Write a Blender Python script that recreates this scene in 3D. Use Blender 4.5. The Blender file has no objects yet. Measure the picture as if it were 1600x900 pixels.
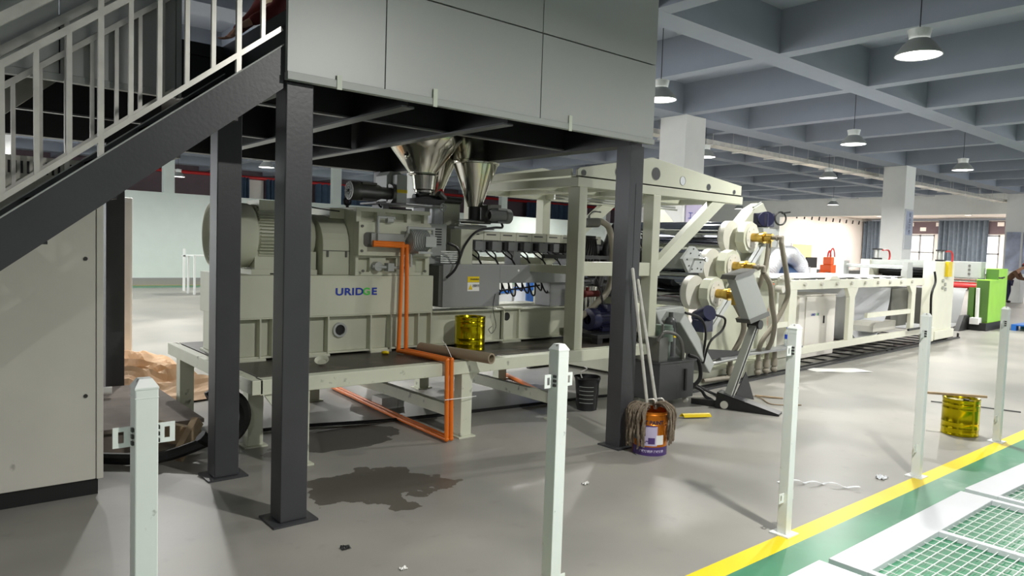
import bpy, bmesh, math, random
from mathutils import Vector, Matrix
random.seed(7)
R = math.radians
S = bpy.context.scene
C = S.collection

# ------------------------------------------------------------------ camera
cam_d = bpy.data.cameras.new('camera'); cam = bpy.data.objects.new('camera', cam_d); C.objects.link(cam)
YAW, PIT, ROL = 0.877249908, 0.0561433958, 0.0325333824
fw = Vector((math.cos(YAW)*math.cos(PIT), math.sin(YAW)*math.cos(PIT), -math.sin(PIT)))
rr = fw.cross(Vector((0, 0, 1))).normalized(); uu = rr.cross(fw)
r2 = rr*math.cos(ROL)+uu*math.sin(ROL); u2 = -rr*math.sin(ROL)+uu*math.cos(ROL)
cam.matrix_world = Matrix((( r2.x, u2.x, -fw.x, 0), (r2.y, u2.y, -fw.y, 0), (r2.z, u2.z, -fw.z, 1.6), (0, 0, 0, 1)))
cam_d.sensor_width = 36; cam_d.lens = 1126.24*36/1600; cam_d.clip_start = .05; cam_d.clip_end = 300
S.camera = cam
# ------------------------------------------------------------------ world, exposure
W = bpy.data.worlds.new('world'); S.world = W; W.use_nodes = True
W.node_tree.nodes['Background'].inputs[0].default_value = (.96, .97, 1, 1)
W.node_tree.nodes['Background'].inputs[1].default_value = 0.24
S.view_settings.view_transform = 'Standard'; S.view_settings.look = 'None'
S.view_settings.exposure = -0.22; S.view_settings.gamma = 1
S.view_settings.use_curve_mapping = False
LAMP_W = 175.0            # radiant watts of one high-bay lamp
LAMP_COL = (1.0, .985, .94)

# ------------------------------------------------------------------ materials
def lin(c):
    return tuple(((v/255)/12.92 if v/255 <= .04045 else ((v/255+.055)/1.055)**2.4) for v in c)
def paint(name, col, rough=.45, metal=0.0, var=.06, scale=3.0, bump=0.0, spec=.5, dirt=None, dscale=6, damt=.55, trans=0, alpha=1):
    m = bpy.data.materials.new(name); m.use_nodes = True; nt = m.node_tree; b = nt.nodes['Principled BSDF']
    c = lin(col); tc = nt.nodes.new('ShaderNodeTexCoord'); n = nt.nodes.new('ShaderNodeTexNoise')
    n.inputs['Scale'].default_value = scale; n.inputs['Detail'].default_value = 5
    nt.links.new(tc.outputs['Object'], n.inputs['Vector'])
    r = nt.nodes.new('ShaderNodeValToRGB'); nt.links.new(n.outputs['Fac'], r.inputs['Fac'])
    r.color_ramp.elements[0].position = .3; r.color_ramp.elements[1].position = .7
    r.color_ramp.elements[0].color = tuple(v*(1-var) for v in c)+(1,); r.color_ramp.elements[1].color = tuple(min(1, v*(1+var)) for v in c)+(1,)
    out = r.outputs['Color']
    if dirt:
        d = nt.nodes.new('ShaderNodeTexNoise'); d.inputs['Scale'].default_value = dscale; d.inputs['Detail'].default_value = 8
        nt.links.new(tc.outputs['Object'], d.inputs['Vector'])
        dr = nt.nodes.new('ShaderNodeValToRGB'); nt.links.new(d.outputs['Fac'], dr.inputs['Fac'])
        dr.color_ramp.elements[0].position = damt; dr.color_ramp.elements[1].position = min(1, damt+.14)
        mx = nt.nodes.new('ShaderNodeMixRGB'); nt.links.new(dr.outputs['Color'], mx.inputs['Fac'])
        nt.links.new(out, mx.inputs['Color1']); mx.inputs['Color2'].default_value = lin(dirt)+(1,); out = mx.outputs['Color']
    nt.links.new(out, b.inputs['Base Color'])
    b.inputs['Roughness'].default_value = rough; b.inputs['Metallic'].default_value = metal
    b.inputs['Specular IOR Level'].default_value = spec
    if trans: b.inputs['Transmission Weight'].default_value = trans; b.inputs['IOR'].default_value = 1.2
    if alpha < 1: b.inputs['Alpha'].default_value = alpha
    if bump:
        bp = nt.nodes.new('ShaderNodeBump'); bp.inputs['Strength'].default_value = bump; bp.inputs['Distance'].default_value = .01
        n2 = nt.nodes.new('ShaderNodeTexNoise'); n2.inputs['Scale'].default_value = scale*12; nt.links.new(tc.outputs['Object'], n2.inputs['Vector'])
        nt.links.new(n2.outputs['Fac'], bp.inputs['Height']); nt.links.new(bp.outputs['Normal'], b.inputs['Normal'])
    return m
def emit(name, col, s):
    m = bpy.data.materials.new(name); m.use_nodes = True; nt = m.node_tree; nt.nodes.clear()
    e = nt.nodes.new('ShaderNodeEmission'); o = nt.nodes.new('ShaderNodeOutputMaterial')
    e.inputs[0].default_value = lin(col)+(1,); e.inputs[1].default_value = s; nt.links.new(e.outputs[0], o.inputs[0]); return m
M = {}
M['cream'] = paint('cream machine paint', (196, 198, 178), .42, var=.05, scale=2, bump=.03)
M['cream_dirty'] = paint('chipped cream paint', (205, 208, 188), .45, var=.06, dirt=(74, 70, 62), dscale=11, damt=.63)
M['ivory'] = paint('ivory machine paint', (226, 226, 208), .42, var=.03)
M['clean_cabinet'] = paint('clean white cabinet', (236, 232, 224), .45, var=.02)
M['cabinet'] = paint('cabinet cream sheet', (205, 203, 192), .5, var=.04, dirt=(120, 115, 105), dscale=11, damt=.72)
M['white'] = paint('white powder coat', (226, 230, 226), .4, var=.03, dirt=(110, 108, 100), dscale=30, damt=.67)
M['plate'] = paint('pale grey plate paint', (205, 208, 212), .38, var=.03)
M['wall'] = paint('white wall paint', (238, 239, 236), .75, var=.02)
M['warmwall'] = paint('bright room wall paint', (245, 238, 232), .75, var=.03, scale=.6)
M['partition'] = paint('pale green partition', (212, 222, 216), .6, var=.02)
M['brown'] = paint('purple brown panel', (104, 88, 94), .7, var=.05)
M['ceil'] = paint('grey blue ceiling paint', (146, 154, 166), .8, var=.02)
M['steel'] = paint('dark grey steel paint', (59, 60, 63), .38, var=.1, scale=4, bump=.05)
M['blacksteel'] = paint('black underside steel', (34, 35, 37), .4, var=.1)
M['flange'] = paint('grey beam flange', (112, 114, 116), .3, metal=.4)  # bottom flange lighter than its beam: caught light put into the colour
M['fascia'] = paint('grey fascia panel', (178, 181, 178), .42, metal=.15, var=.03, scale=1)
M['galv'] = paint('galvanised tube', (214, 212, 204), .34, metal=.45, var=.12, scale=9)
M['inox'] = paint('polished stainless', (205, 203, 192), .16, metal=1, var=.08, scale=5)
M['chrome'] = paint('chromed roll', (150, 152, 158), .06, metal=1, var=.02)
M['darkmetal'] = paint('dark cast metal', (62, 63, 62), .4, metal=.5)
M['castgrey'] = paint('dark grey motor paint', (104, 104, 100), .35, metal=.3)
M['alu'] = paint('aluminium profile', (185, 187, 182), .35, metal=.7)
M['grey'] = paint('mid grey sheet', (140, 142, 142), .45, var=.03)
M['ltgrey'] = paint('light grey sheet', (168, 172, 168), .4, var=.03)
M['orange'] = paint('orange pipe paint', (226, 116, 26), .35)
M['brass'] = paint('brass', (196, 164, 84), .3, metal=1)
M['gold'] = paint('gold lacquered tin', (188, 172, 22), .18, metal=1, var=.05)
M['tin'] = paint('orange gold tin', (205, 120, 30), .28, metal=.7)
M['purple'] = paint('purple print', (72, 50, 110), .5)
M['lilac'] = paint('lilac paper label', (188, 180, 208), .6)
M['paper'] = paint('white paper', (232, 232, 228), .7)
M['black'] = paint('black rubber', (22, 22, 23), .5)
M['blackplastic'] = paint('black plastic', (30, 31, 33), .35)
M['mop'] = paint('grey brown mop yarn', (120, 108, 92), .9, var=.35, scale=60)
M['card'] = paint('cardboard tube', (142, 128, 106), .8, var=.08)
M['wrap'] = paint('brown kraft paper', (216, 178, 140), .7, var=.08)
M['wood'] = paint('rough pale wood', (160, 140, 112), .8, var=.2, scale=14)
M['concrete'] = paint('dusty board', (128, 118, 110), .85, var=.15, scale=5)
M['dark_top'] = paint('oily dark rubber mat', (62, 58, 52), .42, var=.25, scale=4, dirt=(112, 104, 92), dscale=3, damt=.56)
M['navy'] = paint('navy motor paint', (30, 32, 62), .35)
M['greenmotor'] = paint('grey green motor', (92, 108, 96), .4)
M['hydgrey'] = paint('hydraulic tank grey', (72, 74, 74), .4)
M['blue'] = paint('blue plastic', (40, 104, 190), .4)
M['bluedark'] = paint('dusky blue sheet', (52, 82, 124), .5)
M['curtain'] = paint('blue grey curtain', (62, 82, 104), .85, var=.12, scale=6)
M['curtain_pale'] = paint('pale blue curtain', (102, 114, 126), .85, var=.12, scale=6)
M['red'] = paint('red pipe paint', (196, 40, 40), .4)
M['yellow'] = paint('yellow plastic', (226, 198, 20), .4)
M['limegreen'] = paint('lime machine panel', (150, 208, 66), .4)
M['darkgreen'] = paint('dark green machine panel', (74, 112, 44), .4)
M['sheet'] = paint('pale plastic sheet', (226, 229, 233), .4, var=.02)
M['hose'] = paint('grey beige hose', (142, 136, 122), .5)
M['foil'] = paint('silver foil duct', (222, 225, 230), .28, metal=.7, bump=1.0, scale=6)
M['robot'] = paint('orange robot paint', (226, 92, 28), .4)
M['tape'] = paint('translucent tape', (206, 212, 196), .4)
M['logo_blue'] = paint('logo blue', (14, 52, 160), .5, var=0)
M['logo_green'] = paint('logo green', (84, 200, 84), .5, var=0)
M['ink'] = paint('dark ink', (40, 40, 66), .6)
M['poster'] = paint('poster print', (176, 184, 206), .6, var=.3, scale=2)
M['bluebottle'] = paint('blue bottle label', (30, 70, 200), .4)
M['bottle'] = paint('clear bottle', (225, 232, 236), .15, trans=.6)
M['skin'] = paint('skin', (196, 150, 122), .55)
M['maroon'] = paint('maroon jacket', (104, 34, 28), .8, var=.1, scale=12)
M['stripe'] = paint('beige knit', (222, 196, 158), .8)
M['brownjacket'] = paint('brown jacket', (104, 74, 52), .85)
M['jeans'] = paint('dark blue trousers', (52, 54, 82), .85)
M['glass'] = emit('daylit window pane', (250, 250, 255), 2.2)
M['lens'] = emit('lamp lens', (255, 253, 248), 7.0)
M['downlight'] = emit('downlight lens', (255, 240, 225), 9.0)

def floor_mat():
    m = bpy.data.materials.new('grey epoxy floor'); m.use_nodes = True; nt = m.node_tree; b = nt.nodes['Principled BSDF']; N = nt.nodes.new; L = nt.links.new
    tc = N('ShaderNodeTexCoord')
    n = N('ShaderNodeTexNoise'); n.inputs['Scale'].default_value = .9; n.inputs['Detail'].default_value = 8; L(tc.outputs['Object'], n.inputs['Vector'])
    r = N('ShaderNodeValToRGB'); L(n.outputs['Fac'], r.inputs['Fac'])
    r.color_ramp.elements[0].position = .3; r.color_ramp.elements[0].color = lin((132, 131, 126))+(1,)
    r.color_ramp.elements[1].position = .7; r.color_ramp.elements[1].color = lin((158, 155, 147))+(1,)
    # wet oily patch by the first column: its own ragged outline
    def patch(cx, cy, sx, sy, rag, ns):
        mp = N('ShaderNodeMapping'); mp.vector_type = 'POINT'; mp.inputs['Location'].default_value = (-cx/sx, -cy/sy, 0); mp.inputs['Scale'].default_value = (1/sx, 1/sy, 0)
        nn = N('ShaderNodeTexNoise'); nn.inputs['Scale'].default_value = ns; nn.inputs['Detail'].default_value = 6; L(tc.outputs['Object'], nn.inputs['Vector'])
        L(tc.outputs['Object'], mp.inputs['Vector'])
        ln = N('ShaderNodeVectorMath'); ln.operation = 'LENGTH'; L(mp.outputs['Vector'], ln.inputs[0])
        ma = N('ShaderNodeMath'); ma.operation = 'MULTIPLY_ADD'; L(nn.outputs['Fac'], ma.inputs[0]); ma.inputs[1].default_value = rag; L(ln.outputs['Value'], ma.inputs[2])
        lt = N('ShaderNodeMath'); lt.operation = 'LESS_THAN'; L(ma.outputs[0], lt.inputs[0]); lt.inputs[1].default_value = 1+rag*.5
        return lt.outputs[0]
    p1 = patch(2.32, 4.12, .46, .36, 2.2, 3.2); p2 = patch(2.6, 5.35, .55, .35, 1.6, 2.6)
    mx = N('ShaderNodeMath'); mx.operation = 'MAXIMUM'; L(p1, mx.inputs[0]); L(p2, mx.inputs[1])
    mc = N('ShaderNodeMixRGB'); L(mx.outputs[0], mc.inputs['Fac']); L(r.outputs['Color'], mc.inputs['Color1']); mc.inputs['Color2'].default_value = lin((88, 84, 77))+(1,)
    # small scuffs
    s = N('ShaderNodeTexNoise'); s.inputs['Scale'].default_value = 7; s.inputs['Detail'].default_value = 10; L(tc.outputs['Object'], s.inputs['Vector'])
    sr = N('ShaderNodeValToRGB'); L(s.outputs['Fac'], sr.inputs['Fac']); sr.color_ramp.elements[0].position = .62; sr.color_ramp.elements[1].position = .8
    sr.color_ramp.elements[1].color = (.35, .35, .35, 1)
    m2 = N('ShaderNodeMixRGB'); L(sr.outputs['Color'], m2.inputs['Fac']); L(mc.outputs['Color'], m2.inputs['Color1']); m2.inputs['Color2'].default_value = lin((108, 105, 100))+(1,)
    L(m2.outputs['Color'], b.inputs['Base Color'])
    rg = N('ShaderNodeMapRange'); L(n.outputs['Fac'], rg.inputs['Value']); rg.inputs['To Min'].default_value = .3; rg.inputs['To Max'].default_value = .5
    L(rg.outputs[0], b.inputs['Roughness'])
    return m
M['floor'] = floor_mat()
M['floor_yellow'] = paint('yellow floor line paint', (240, 210, 12), .4, var=.06, scale=3)
M['floor_green'] = paint('green floor paint', (66, 132, 98), .32, var=.14, scale=2.2, dirt=(120, 160, 135), dscale=2.5, damt=.6)

# ------------------------------------------------------------------ mesh helpers
TH = R(3.6)
def line_xf(v):          # the production line runs 3.6 degrees off the building grid from x = 9.1 on
    x, y = v[0]-9.1, v[1]-5.2; c, s = math.cos(TH), math.sin(TH)
    return (9.1+x*c-y*s, 5.2+x*s+y*c, v[2])
XF = [None]
def vadd(a, b): return (a[0]+b[0], a[1]+b[1], a[2]+b[2])
class MB:
    def __init__(s): s.v = []; s.f = []; s.sm = []; s.mi = []
    def add(s, vs, fs, smooth=False, mi=0):
        o = len(s.v); s.v += [tuple(v) for v in vs]
        for f in fs: s.f.append([i+o for i in f]); s.sm.append(smooth); s.mi.append(mi)
        return s
    def box(s, x0, y0, z0, x1, y1, z1, mi=0):
        vs = [(x0, y0, z0), (x1, y0, z0), (x1, y1, z0), (x0, y1, z0), (x0, y0, z1), (x1, y0, z1), (x1, y1, z1), (x0, y1, z1)]
        return s.add(vs, [(0, 3, 2, 1), (4, 5, 6, 7), (0, 1, 5, 4), (1, 2, 6, 5), (2, 3, 7, 6), (3, 0, 4, 7)], mi=mi)
    def beam(s, p, q, w, h, up=(0, 0, 1), mi=0):
        p = Vector(p); q = Vector(q); d = (q-p).normalized(); a = d.cross(Vector(up))
        if a.length < 1e-4: a = d.cross(Vector((1, 0, 0)))
        a.normalize(); b = a.cross(d); a = a*w/2; b = b*h/2
        vs = [p-a-b, p+a-b, p+a+b, p-a+b, q-a-b, q+a-b, q+a+b, q-a+b]
        return s.add(vs, [(0, 1, 2, 3), (7, 6, 5, 4), (0, 4, 5, 1), (1, 5, 6, 2), (2, 6, 7, 3), (3, 7, 4, 0)], mi=mi)
    def lathe(s, prof, o, ax=(0, 0, 1), n=24, mi=0, a0=0, a1=2*math.pi, smooth=True):
        o = Vector(o); ax = Vector(ax).normalized(); t = ax.cross(Vector((0, 0, 1)) if abs(ax.z) < .9 else Vector((1, 0, 0))).normalized(); b = ax.cross(t)
        full = abs(a1-a0-2*math.pi) < 1e-6; k = n if full else n+1
        vs = []
        for (r, h) in prof:
            for i in range(k):
                a = a0+(a1-a0)*i/n; vs.append(o+ax*h+(t*math.cos(a)+b*math.sin(a))*max(r, 1e-5))
        fs = []
        for j in range(len(prof)-1):
            for i in range(n):
                i2 = (i+1) % k if full else i+1
                fs.append((j*k+i, j*k+i2, (j+1)*k+i2, (j+1)*k+i))
        # separate smoothing: duplicate rings keep hard edges through sharp normals below
        return s.add(vs, fs, smooth, mi)
    def cyl(s, p, q, r, r2=None, n=20, mi=0, caps=True):
        p = Vector(p); q = Vector(q); r2 = r if r2 is None else r2; d = q-p; L_ = d.length
        s.lathe([(r, 0), (r2, L_)], p, d, n, mi)
        if caps:
            if r > 1e-4: s.disc(p, d, r, n, mi)
            if r2 > 1e-4: s.disc(q, d, r2, n, mi)
        return s
    def disc(s, o, ax, r, n=20, mi=0):
        o = Vector(o); ax = Vector(ax).normalized(); t = ax.cross(Vector((0, 0, 1)) if abs(ax.z) < .9 else Vector((1, 0, 0))).normalized(); b = ax.cross(t)
        vs = [o+(t*math.cos(2*math.pi*i/n)+b*math.sin(2*math.pi*i/n))*r for i in range(n)]
        return s.add(vs, [tuple(range(n))], mi=mi)
    def ring(s, o, ax, R_, r, n=24, m=8, mi=0, a0=0, a1=2*math.pi):      # torus
        o = Vector(o); ax = Vector(ax).normalized(); t = ax.cross(Vector((0, 0, 1)) if abs(ax.z) < .9 else Vector((1, 0, 0))).normalized(); b = ax.cross(t)
        pts = [o+(t*math.cos(a0+(a1-a0)*i/n)+b*math.sin(a0+(a1-a0)*i/n))*R_ for i in range(n+1)]
        return s.tube(pts, r, m, mi, smoothpath=False)
    def tube(s, pts, r, n=8, mi=0, smoothpath=True, rr=None):
        pts = [Vector(p) for p in pts]
        if smoothpath and len(pts) > 2:
            out = []
            for i in range(len(pts)-1):
                p0 = pts[max(i-1, 0)]; p1 = pts[i]; p2 = pts[i+1]; p3 = pts[min(i+2, len(pts)-1)]
                for k in range(5):
                    t = k/5; out.append(.5*((2*p1)+(-p0+p2)*t+(2*p0-5*p1+4*p2-p3)*t*t+(-p0+3*p1-3*p2+p3)*t*t*t))
            pts = out+[pts[-1]]
        vs = []; fs = []; prev = None; m = len(pts)
        for i, p in enumerate(pts):
            d = (pts[min(i+1, m-1)]-pts[max(i-1, 0)])
            d = d.normalized() if d.length > 1e-9 else Vector((0, 0, 1))
            if prev is None: prev = d.cross(Vector((.13, .37, .92))).normalized()
            a = (prev-d*prev.dot(d))
            a = a.normalized() if a.length > 1e-6 else d.cross(Vector((1, 0, 0))).normalized()
            prev = a; b = d.cross(a); q = r if rr is None else rr(i/(m-1))
            for k in range(n): vs.append(p+(a*math.cos(2*math.pi*k/n)+b*math.sin(2*math.pi*k/n))*q)
        for i in range(m-1):
            for k in range(n): fs.append((i*n+k, i*n+(k+1) % n, (i+1)*n+(k+1) % n, (i+1)*n+k))
        s.add(vs, fs, True, mi); s.add([vs[k] for k in range(n)], [tuple(range(n))], mi=mi); s.add(vs[-n:], [tuple(range(n))], mi=mi)
        return s
    def pipe(s, pts, r, n=10, mi=0):        # hard elbows
        for a, b in zip(pts[:-1], pts[1:]): s.cyl(a, b, r, n=n, mi=mi)
        for p in pts[1:-1]: s.sphere(p, r*1.12, mi=mi)
        return s
    def prism(s, pts, ax, a0, a1, mi=0):    # polygon extruded along axis: 'y' -> pts (x,z); 'x' -> (y,z); 'z' -> (x,y)
        def P(p, a): return {'y': (p[0], a, p[1]), 'x': (a, p[0], p[1]), 'z': (p[0], p[1], a)}[ax]
        n = len(pts); vs = [P(p, a0) for p in pts]+[P(p, a1) for p in pts]
        return s.add(vs, [tuple(range(n)), tuple(range(2*n-1, n-1, -1))]+[(i, (i+1) % n, n+(i+1) % n, n+i) for i in range(n)], mi=mi)
    def sphere(s, o, r, n=12, m=8, mi=0, sx=1, sy=1, sz=1):
        vs = []; fs = []
        for j in range(m+1):
            ph = math.pi*j/m
            for i in range(n):
                th = 2*math.pi*i/n; vs.append((o[0]+r*sx*math.sin(ph)*math.cos(th), o[1]+r*sy*math.sin(ph)*math.sin(th), o[2]+r*sz*math.cos(ph)))
        for j in range(m):
            for i in range(n): fs.append((j*n+i, j*n+(i+1) % n, (j+1)*n+(i+1) % n, (j+1)*n+i))
        return s.add(vs, fs, True, mi)
    def sheet(s, fn, nu, nv, th=.004, mi=0, smooth=True):   # thick surface from fn(u,v)
        top = [[Vector(fn(i/nu, j/nv)) for j in range(nv+1)] for i in range(nu+1)]
        vs = []; k = nv+1
        nr = []
        for i in range(nu+1):
            for j in range(nv+1):
                du = top[min(i+1, nu)][j]-top[max(i-1, 0)][j]; dv = top[i][min(j+1, nv)]-top[i][max(j-1, 0)]
                q = du.cross(dv); nr.append(q.normalized() if q.length > 1e-9 else Vector((0, 0, 1)))
        for i in range(nu+1):
            for j in range(nv+1): vs.append(top[i][j])
        for i in range(nu+1):
            for j in range(nv+1): vs.append(top[i][j]-nr[i*k+j]*th)
        o = k*(nu+1); fs = []
        for i in range(nu):
            for j in range(nv):
                a = i*k+j; fs.append((a, a+1, a+k+1, a+k)); fs.append((o+a, o+a+k, o+a+k+1, o+a+1))
        for i in range(nu): a = i*k; fs.append((a, a+k, o+a+k, o+a)); a = i*k+nv; fs.append((a+k, a, o+a, o+a+k))
        for j in range(nv): a = j; fs.append((a+1, a, o+a, o+a+1)); a = nu*k+j; fs.append((a, a+1, o+a+1, o+a))
        return s.add(vs, fs, smooth, mi)
    def xform(s, fn): s.v = [tuple(fn(v)) for v in s.v]; return s
    def build(s, name, mat, parent=None, bevel=0, label=None, origin=None):
        vs = [XF[0](v) for v in s.v] if XF[0] else s.v
        if parent is not None: o = ORG[parent]
        elif origin is not None: o = Vector(origin)
        else:
            xs = [v[0] for v in vs]; ys = [v[1] for v in vs]; zs = [v[2] for v in vs]
            o = Vector(((min(xs)+max(xs))/2, (min(ys)+max(ys))/2, min(zs)))
        me = bpy.data.meshes.new(name); me.from_pydata([(v[0]-o.x, v[1]-o.y, v[2]-o.z) for v in vs], [], s.f)
        bm = bmesh.new(); bm.from_mesh(me)
        for f, q, mi in zip(bm.faces, s.sm, s.mi): f.smooth = q; f.material_index = mi
        bmesh.ops.recalc_face_normals(bm, faces=bm.faces)
        for e in bm.edges:
            if len(e.link_faces) == 2 and e.calc_face_angle(0) > R(38): e.smooth = False
        bm.to_mesh(me); bm.free()
        for m in (mat if isinstance(mat, (list, tuple)) else [mat]): me.materials.append(M[m] if isinstance(m, str) else m)
        ob = bpy.data.objects.new(name, me); C.objects.link(ob); ORG[ob] = o
        if parent is not None: ob.parent = parent
        else: ob.location = o
        if bevel:
            md = ob.modifiers.new('bevel', 'BEVEL'); md.width = bevel; md.segments = 2; md.limit_method = 'ANGLE'; md.angle_limit = R(50)
        if label: ob['label'] = label
        return ob
ORG = {}
def tag(o, label, cat, group=None, kind=None):
    o['label'] = label; o['category'] = cat
    if group: o['group'] = group
    if kind: o['kind'] = kind
    return o
def thing(name, label, cat, loc=(0, 0, 0), group=None):
    if XF[0]: loc = XF[0](loc)
    o = bpy.data.objects.new(name, None); C.objects.link(o); o.location = loc; ORG[o] = Vector(loc); o.empty_display_size = .1
    return tag(o, label, cat, group)
def struct(o): o['kind'] = 'structure'; return o
def copy_tree(o, parent=None):
    c = o.copy(); C.objects.link(c); c.parent = parent
    for ch in list(o.children): copy_tree(ch, c)
    return c
def dup(o, loc, label=None, group=None, rz=0):
    c = copy_tree(o); c.location = loc; c.rotation_euler = (0, 0, rz)
    if label: c['label'] = label
    if group: c['group'] = group
    return c
def text(name, s, size, loc, mat, parent, ax='front', ext=.001, spacing=1.0, align='CENTER', bold=0.0, wscale=1.0):
    cu = bpy.data.curves.new(name, 'FONT'); cu.body = s; cu.size = size; cu.extrude = ext; cu.align_x = align; cu.align_y = 'CENTER'; cu.space_character = spacing; cu.offset = bold
    t = bpy.data.objects.new(name, cu); C.objects.link(t)
    bpy.context.view_layer.update()
    me = bpy.data.meshes.new_from_object(t.evaluated_get(bpy.context.evaluated_depsgraph_get()))
    bpy.data.objects.remove(t); bpy.data.curves.remove(cu)
    for v in me.vertices: v.co.x *= wscale
    if ax == 'front': me.transform(Matrix.Rotation(R(90), 4, 'X'))
    elif ax == 'left': me.transform(Matrix.Rotation(R(-90), 4, 'Z') @ Matrix.Rotation(R(90), 4, 'X'))
    me.materials.clear(); me.materials.append(M[mat])
    o = bpy.data.objects.new(name, me); C.objects.link(o)
    p = Vector(XF[0](loc) if XF[0] else loc)
    if parent is not None: o.parent = parent; o.location = p-ORG[parent]; ORG[o] = p
    else: o.location = p
    if XF[0]: o.rotation_euler = (0, 0, TH)
    return o

# ------------------------------------------------------------------ structure
FX0, FX1, FY0, FY1 = -7, 52, -7, 34
b = MB()
b.add([(FX0, 2.11, 0), (FX1, 2.11, 0), (FX1, FY1, 0), (FX0, FY1, 0)], [(0, 1, 2, 3)], mi=0)
b.add([(FX0, 1.99, 0), (FX1, 1.99, 0), (FX1, 2.11, 0), (FX0, 2.11, 0)], [(0, 1, 2, 3)], mi=1)
b.add([(FX0, .2, 0), (FX1, .2, 0), (FX1, 1.99, 0), (FX0, 1.99, 0)], [(0, 1, 2, 3)], mi=2)
b.add([(FX0, FY0, 0), (FX1, FY0, 0), (FX1, .2, 0), (FX0, .2, 0)], [(0, 1, 2, 3)], mi=0)
struct(b.build('floor', ['floor', 'floor_yellow', 'floor_green'], origin=(0, 0, 0)))
# strip of green floor and yellow line along the back partition
b = MB(); b.box(-7, 24.1, .0005, 33, 25.2, .003, 0); b.box(-7, 25.2, .0005, 33, 25.36, .003, 1)
struct(b.build('trim_1', ['floor_green', 'floor_yellow']))
b = MB(); ZB = 4.4
b.box(FX0, FY0, 5.0, FX1, FY1, 5.15)
for yc, w in ((-5.4, .36), (-1.7, .6), (2.0, .36), (5.72, .4), (9.48, .58), (12.7, .36), (16.0, .4), (19.6, .58), (23.0, .36), (26.4, .36), (29.8, .58)):
    b.box(FX0, yc-w/2, ZB, 34, yc+w/2, 5.01)
RX = (-6.6, -3.9, -1.2, 1.5, 4.1, 6.75, 9.4, 12.1, 14.45, 16.95, 19.55, 22.75, 25.3, 27.9, 30.6, 33.4)
for xc in RX: b.box(xc-.13, FY0, ZB+.001, xc+.13, FY1, 5.01)
struct(b.build('ceiling', 'ceil', origin=(0, 0, ZB)))
# columns
def column(n, x, y, s=.66, z=ZB):
    b = MB(); b.box(x-s/2, y-s/2, 0, x+s/2, y+s/2, z); o = struct(b.build('wall_column', 'wall', bevel=.008)); return o
for i, (x, y) in enumerate(((12.36, 9.47), (22.95, 9.47), (35.2, 9.75), (12.4, 19.6), (22.9, 19.6), (1.4, 19.6))): column(i, x, y, z=ZB if x < 34 else 5.0)
# far wall of the hall: solid part, lintel over the opening
b = MB(); b.box(36, 20.9, 0, 36.3, 34, 5.0); b.box(36, -7, 3.72, 36.3, 20.9, 5.0); b.box(36, -7, 0, 36.3, 9.4, 3.73)
struct(b.build('wall_right', 'wall'))
# bright room behind the opening
b = MB(); b.box(36.3, 20.9, 0, 47, 21.1, 4.2); struct(b.build('wall_showroom_left', 'warmwall'))
b = MB()
for z0, z1 in ((0, .9), (3.15, 3.95)): b.box(46, 2, z0, 46.2, 21, z1)
for y0, y1 in ((2, 8.5), (10.2, 12.0), (13.2, 13.5), (18.4, 21)): b.box(46, y0, .9, 46.2, y1, 3.15)
b.box(46, 16.3, .9, 46.2, 16.8, 3.15)
struct(b.build('wall_showroom_back', 'warmwall'))
b = MB(); b.box(36.3, 2, 4.1, 47, 21, 4.2); b.box(36.3, 2, 3.75, 47, 2.2, 4.1); struct(b.build('ceiling_showroom', 'warmwall'))
b = MB(); b.box(45.9, 8, 3.2, 45.98, 20.9, 3.9)
struct(b.build('trim_2', 'brown'))
for i, (y0, y1) in enumerate(((8.5, 10.2), (12.0, 13.2), (13.5, 16.3), (16.8, 18.4))):
    g = MB(); g.box(46.08, y0, .9, 46.1, y1, 3.15); w = struct(g.build('window_%d' % (i+1), 'glass'))
    f = MB(); ym = (y0+y1)/2
    for yy in (y0+.04, ym, y1-.04): f.box(46.0, yy-.04, .9, 46.07, yy+.04, 3.15)
    for zz in (.94, 2.1, 3.1): f.box(46.0, y0, zz-.04, 46.07, y1, zz+.04)
    f.build('window_frame', 'grey', w)
# back of the hall
b = MB(); b.box(-7, 25.42, 0, 35.9, 25.55, 3.02)
struct(b.build('wall_back_partition', 'partition'))
b = MB(); b.box(-7, 25.38, 0, 35.9, 25.42, .24); struct(b.build('baseboard_back', 'grey'))
b = MB(); b.box(-7, 32, 0, 36, 32.2, 5.0); struct(b.build('wall_back', 'brown'))
for i, x in enumerate((6.43, 12.35, 20.5, 27.0)):
    b = MB(); b.box(x-.17, 25.38, 3.02, x+.17, 25.6, ZB); struct(b.build('trim_%d' % (3+i), 'partition'))
for i, (x0, x1) in enumerate(((11.25, 12.0), (28.2, 29.2), (31.5, 32.5), (33.6, 34.6))):
    b = MB(); b.box(x0, 31.94, .8, x1, 31.98, 4.2); struct(b.build('window_%d' % (5+i), 'warmwall'))

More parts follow.
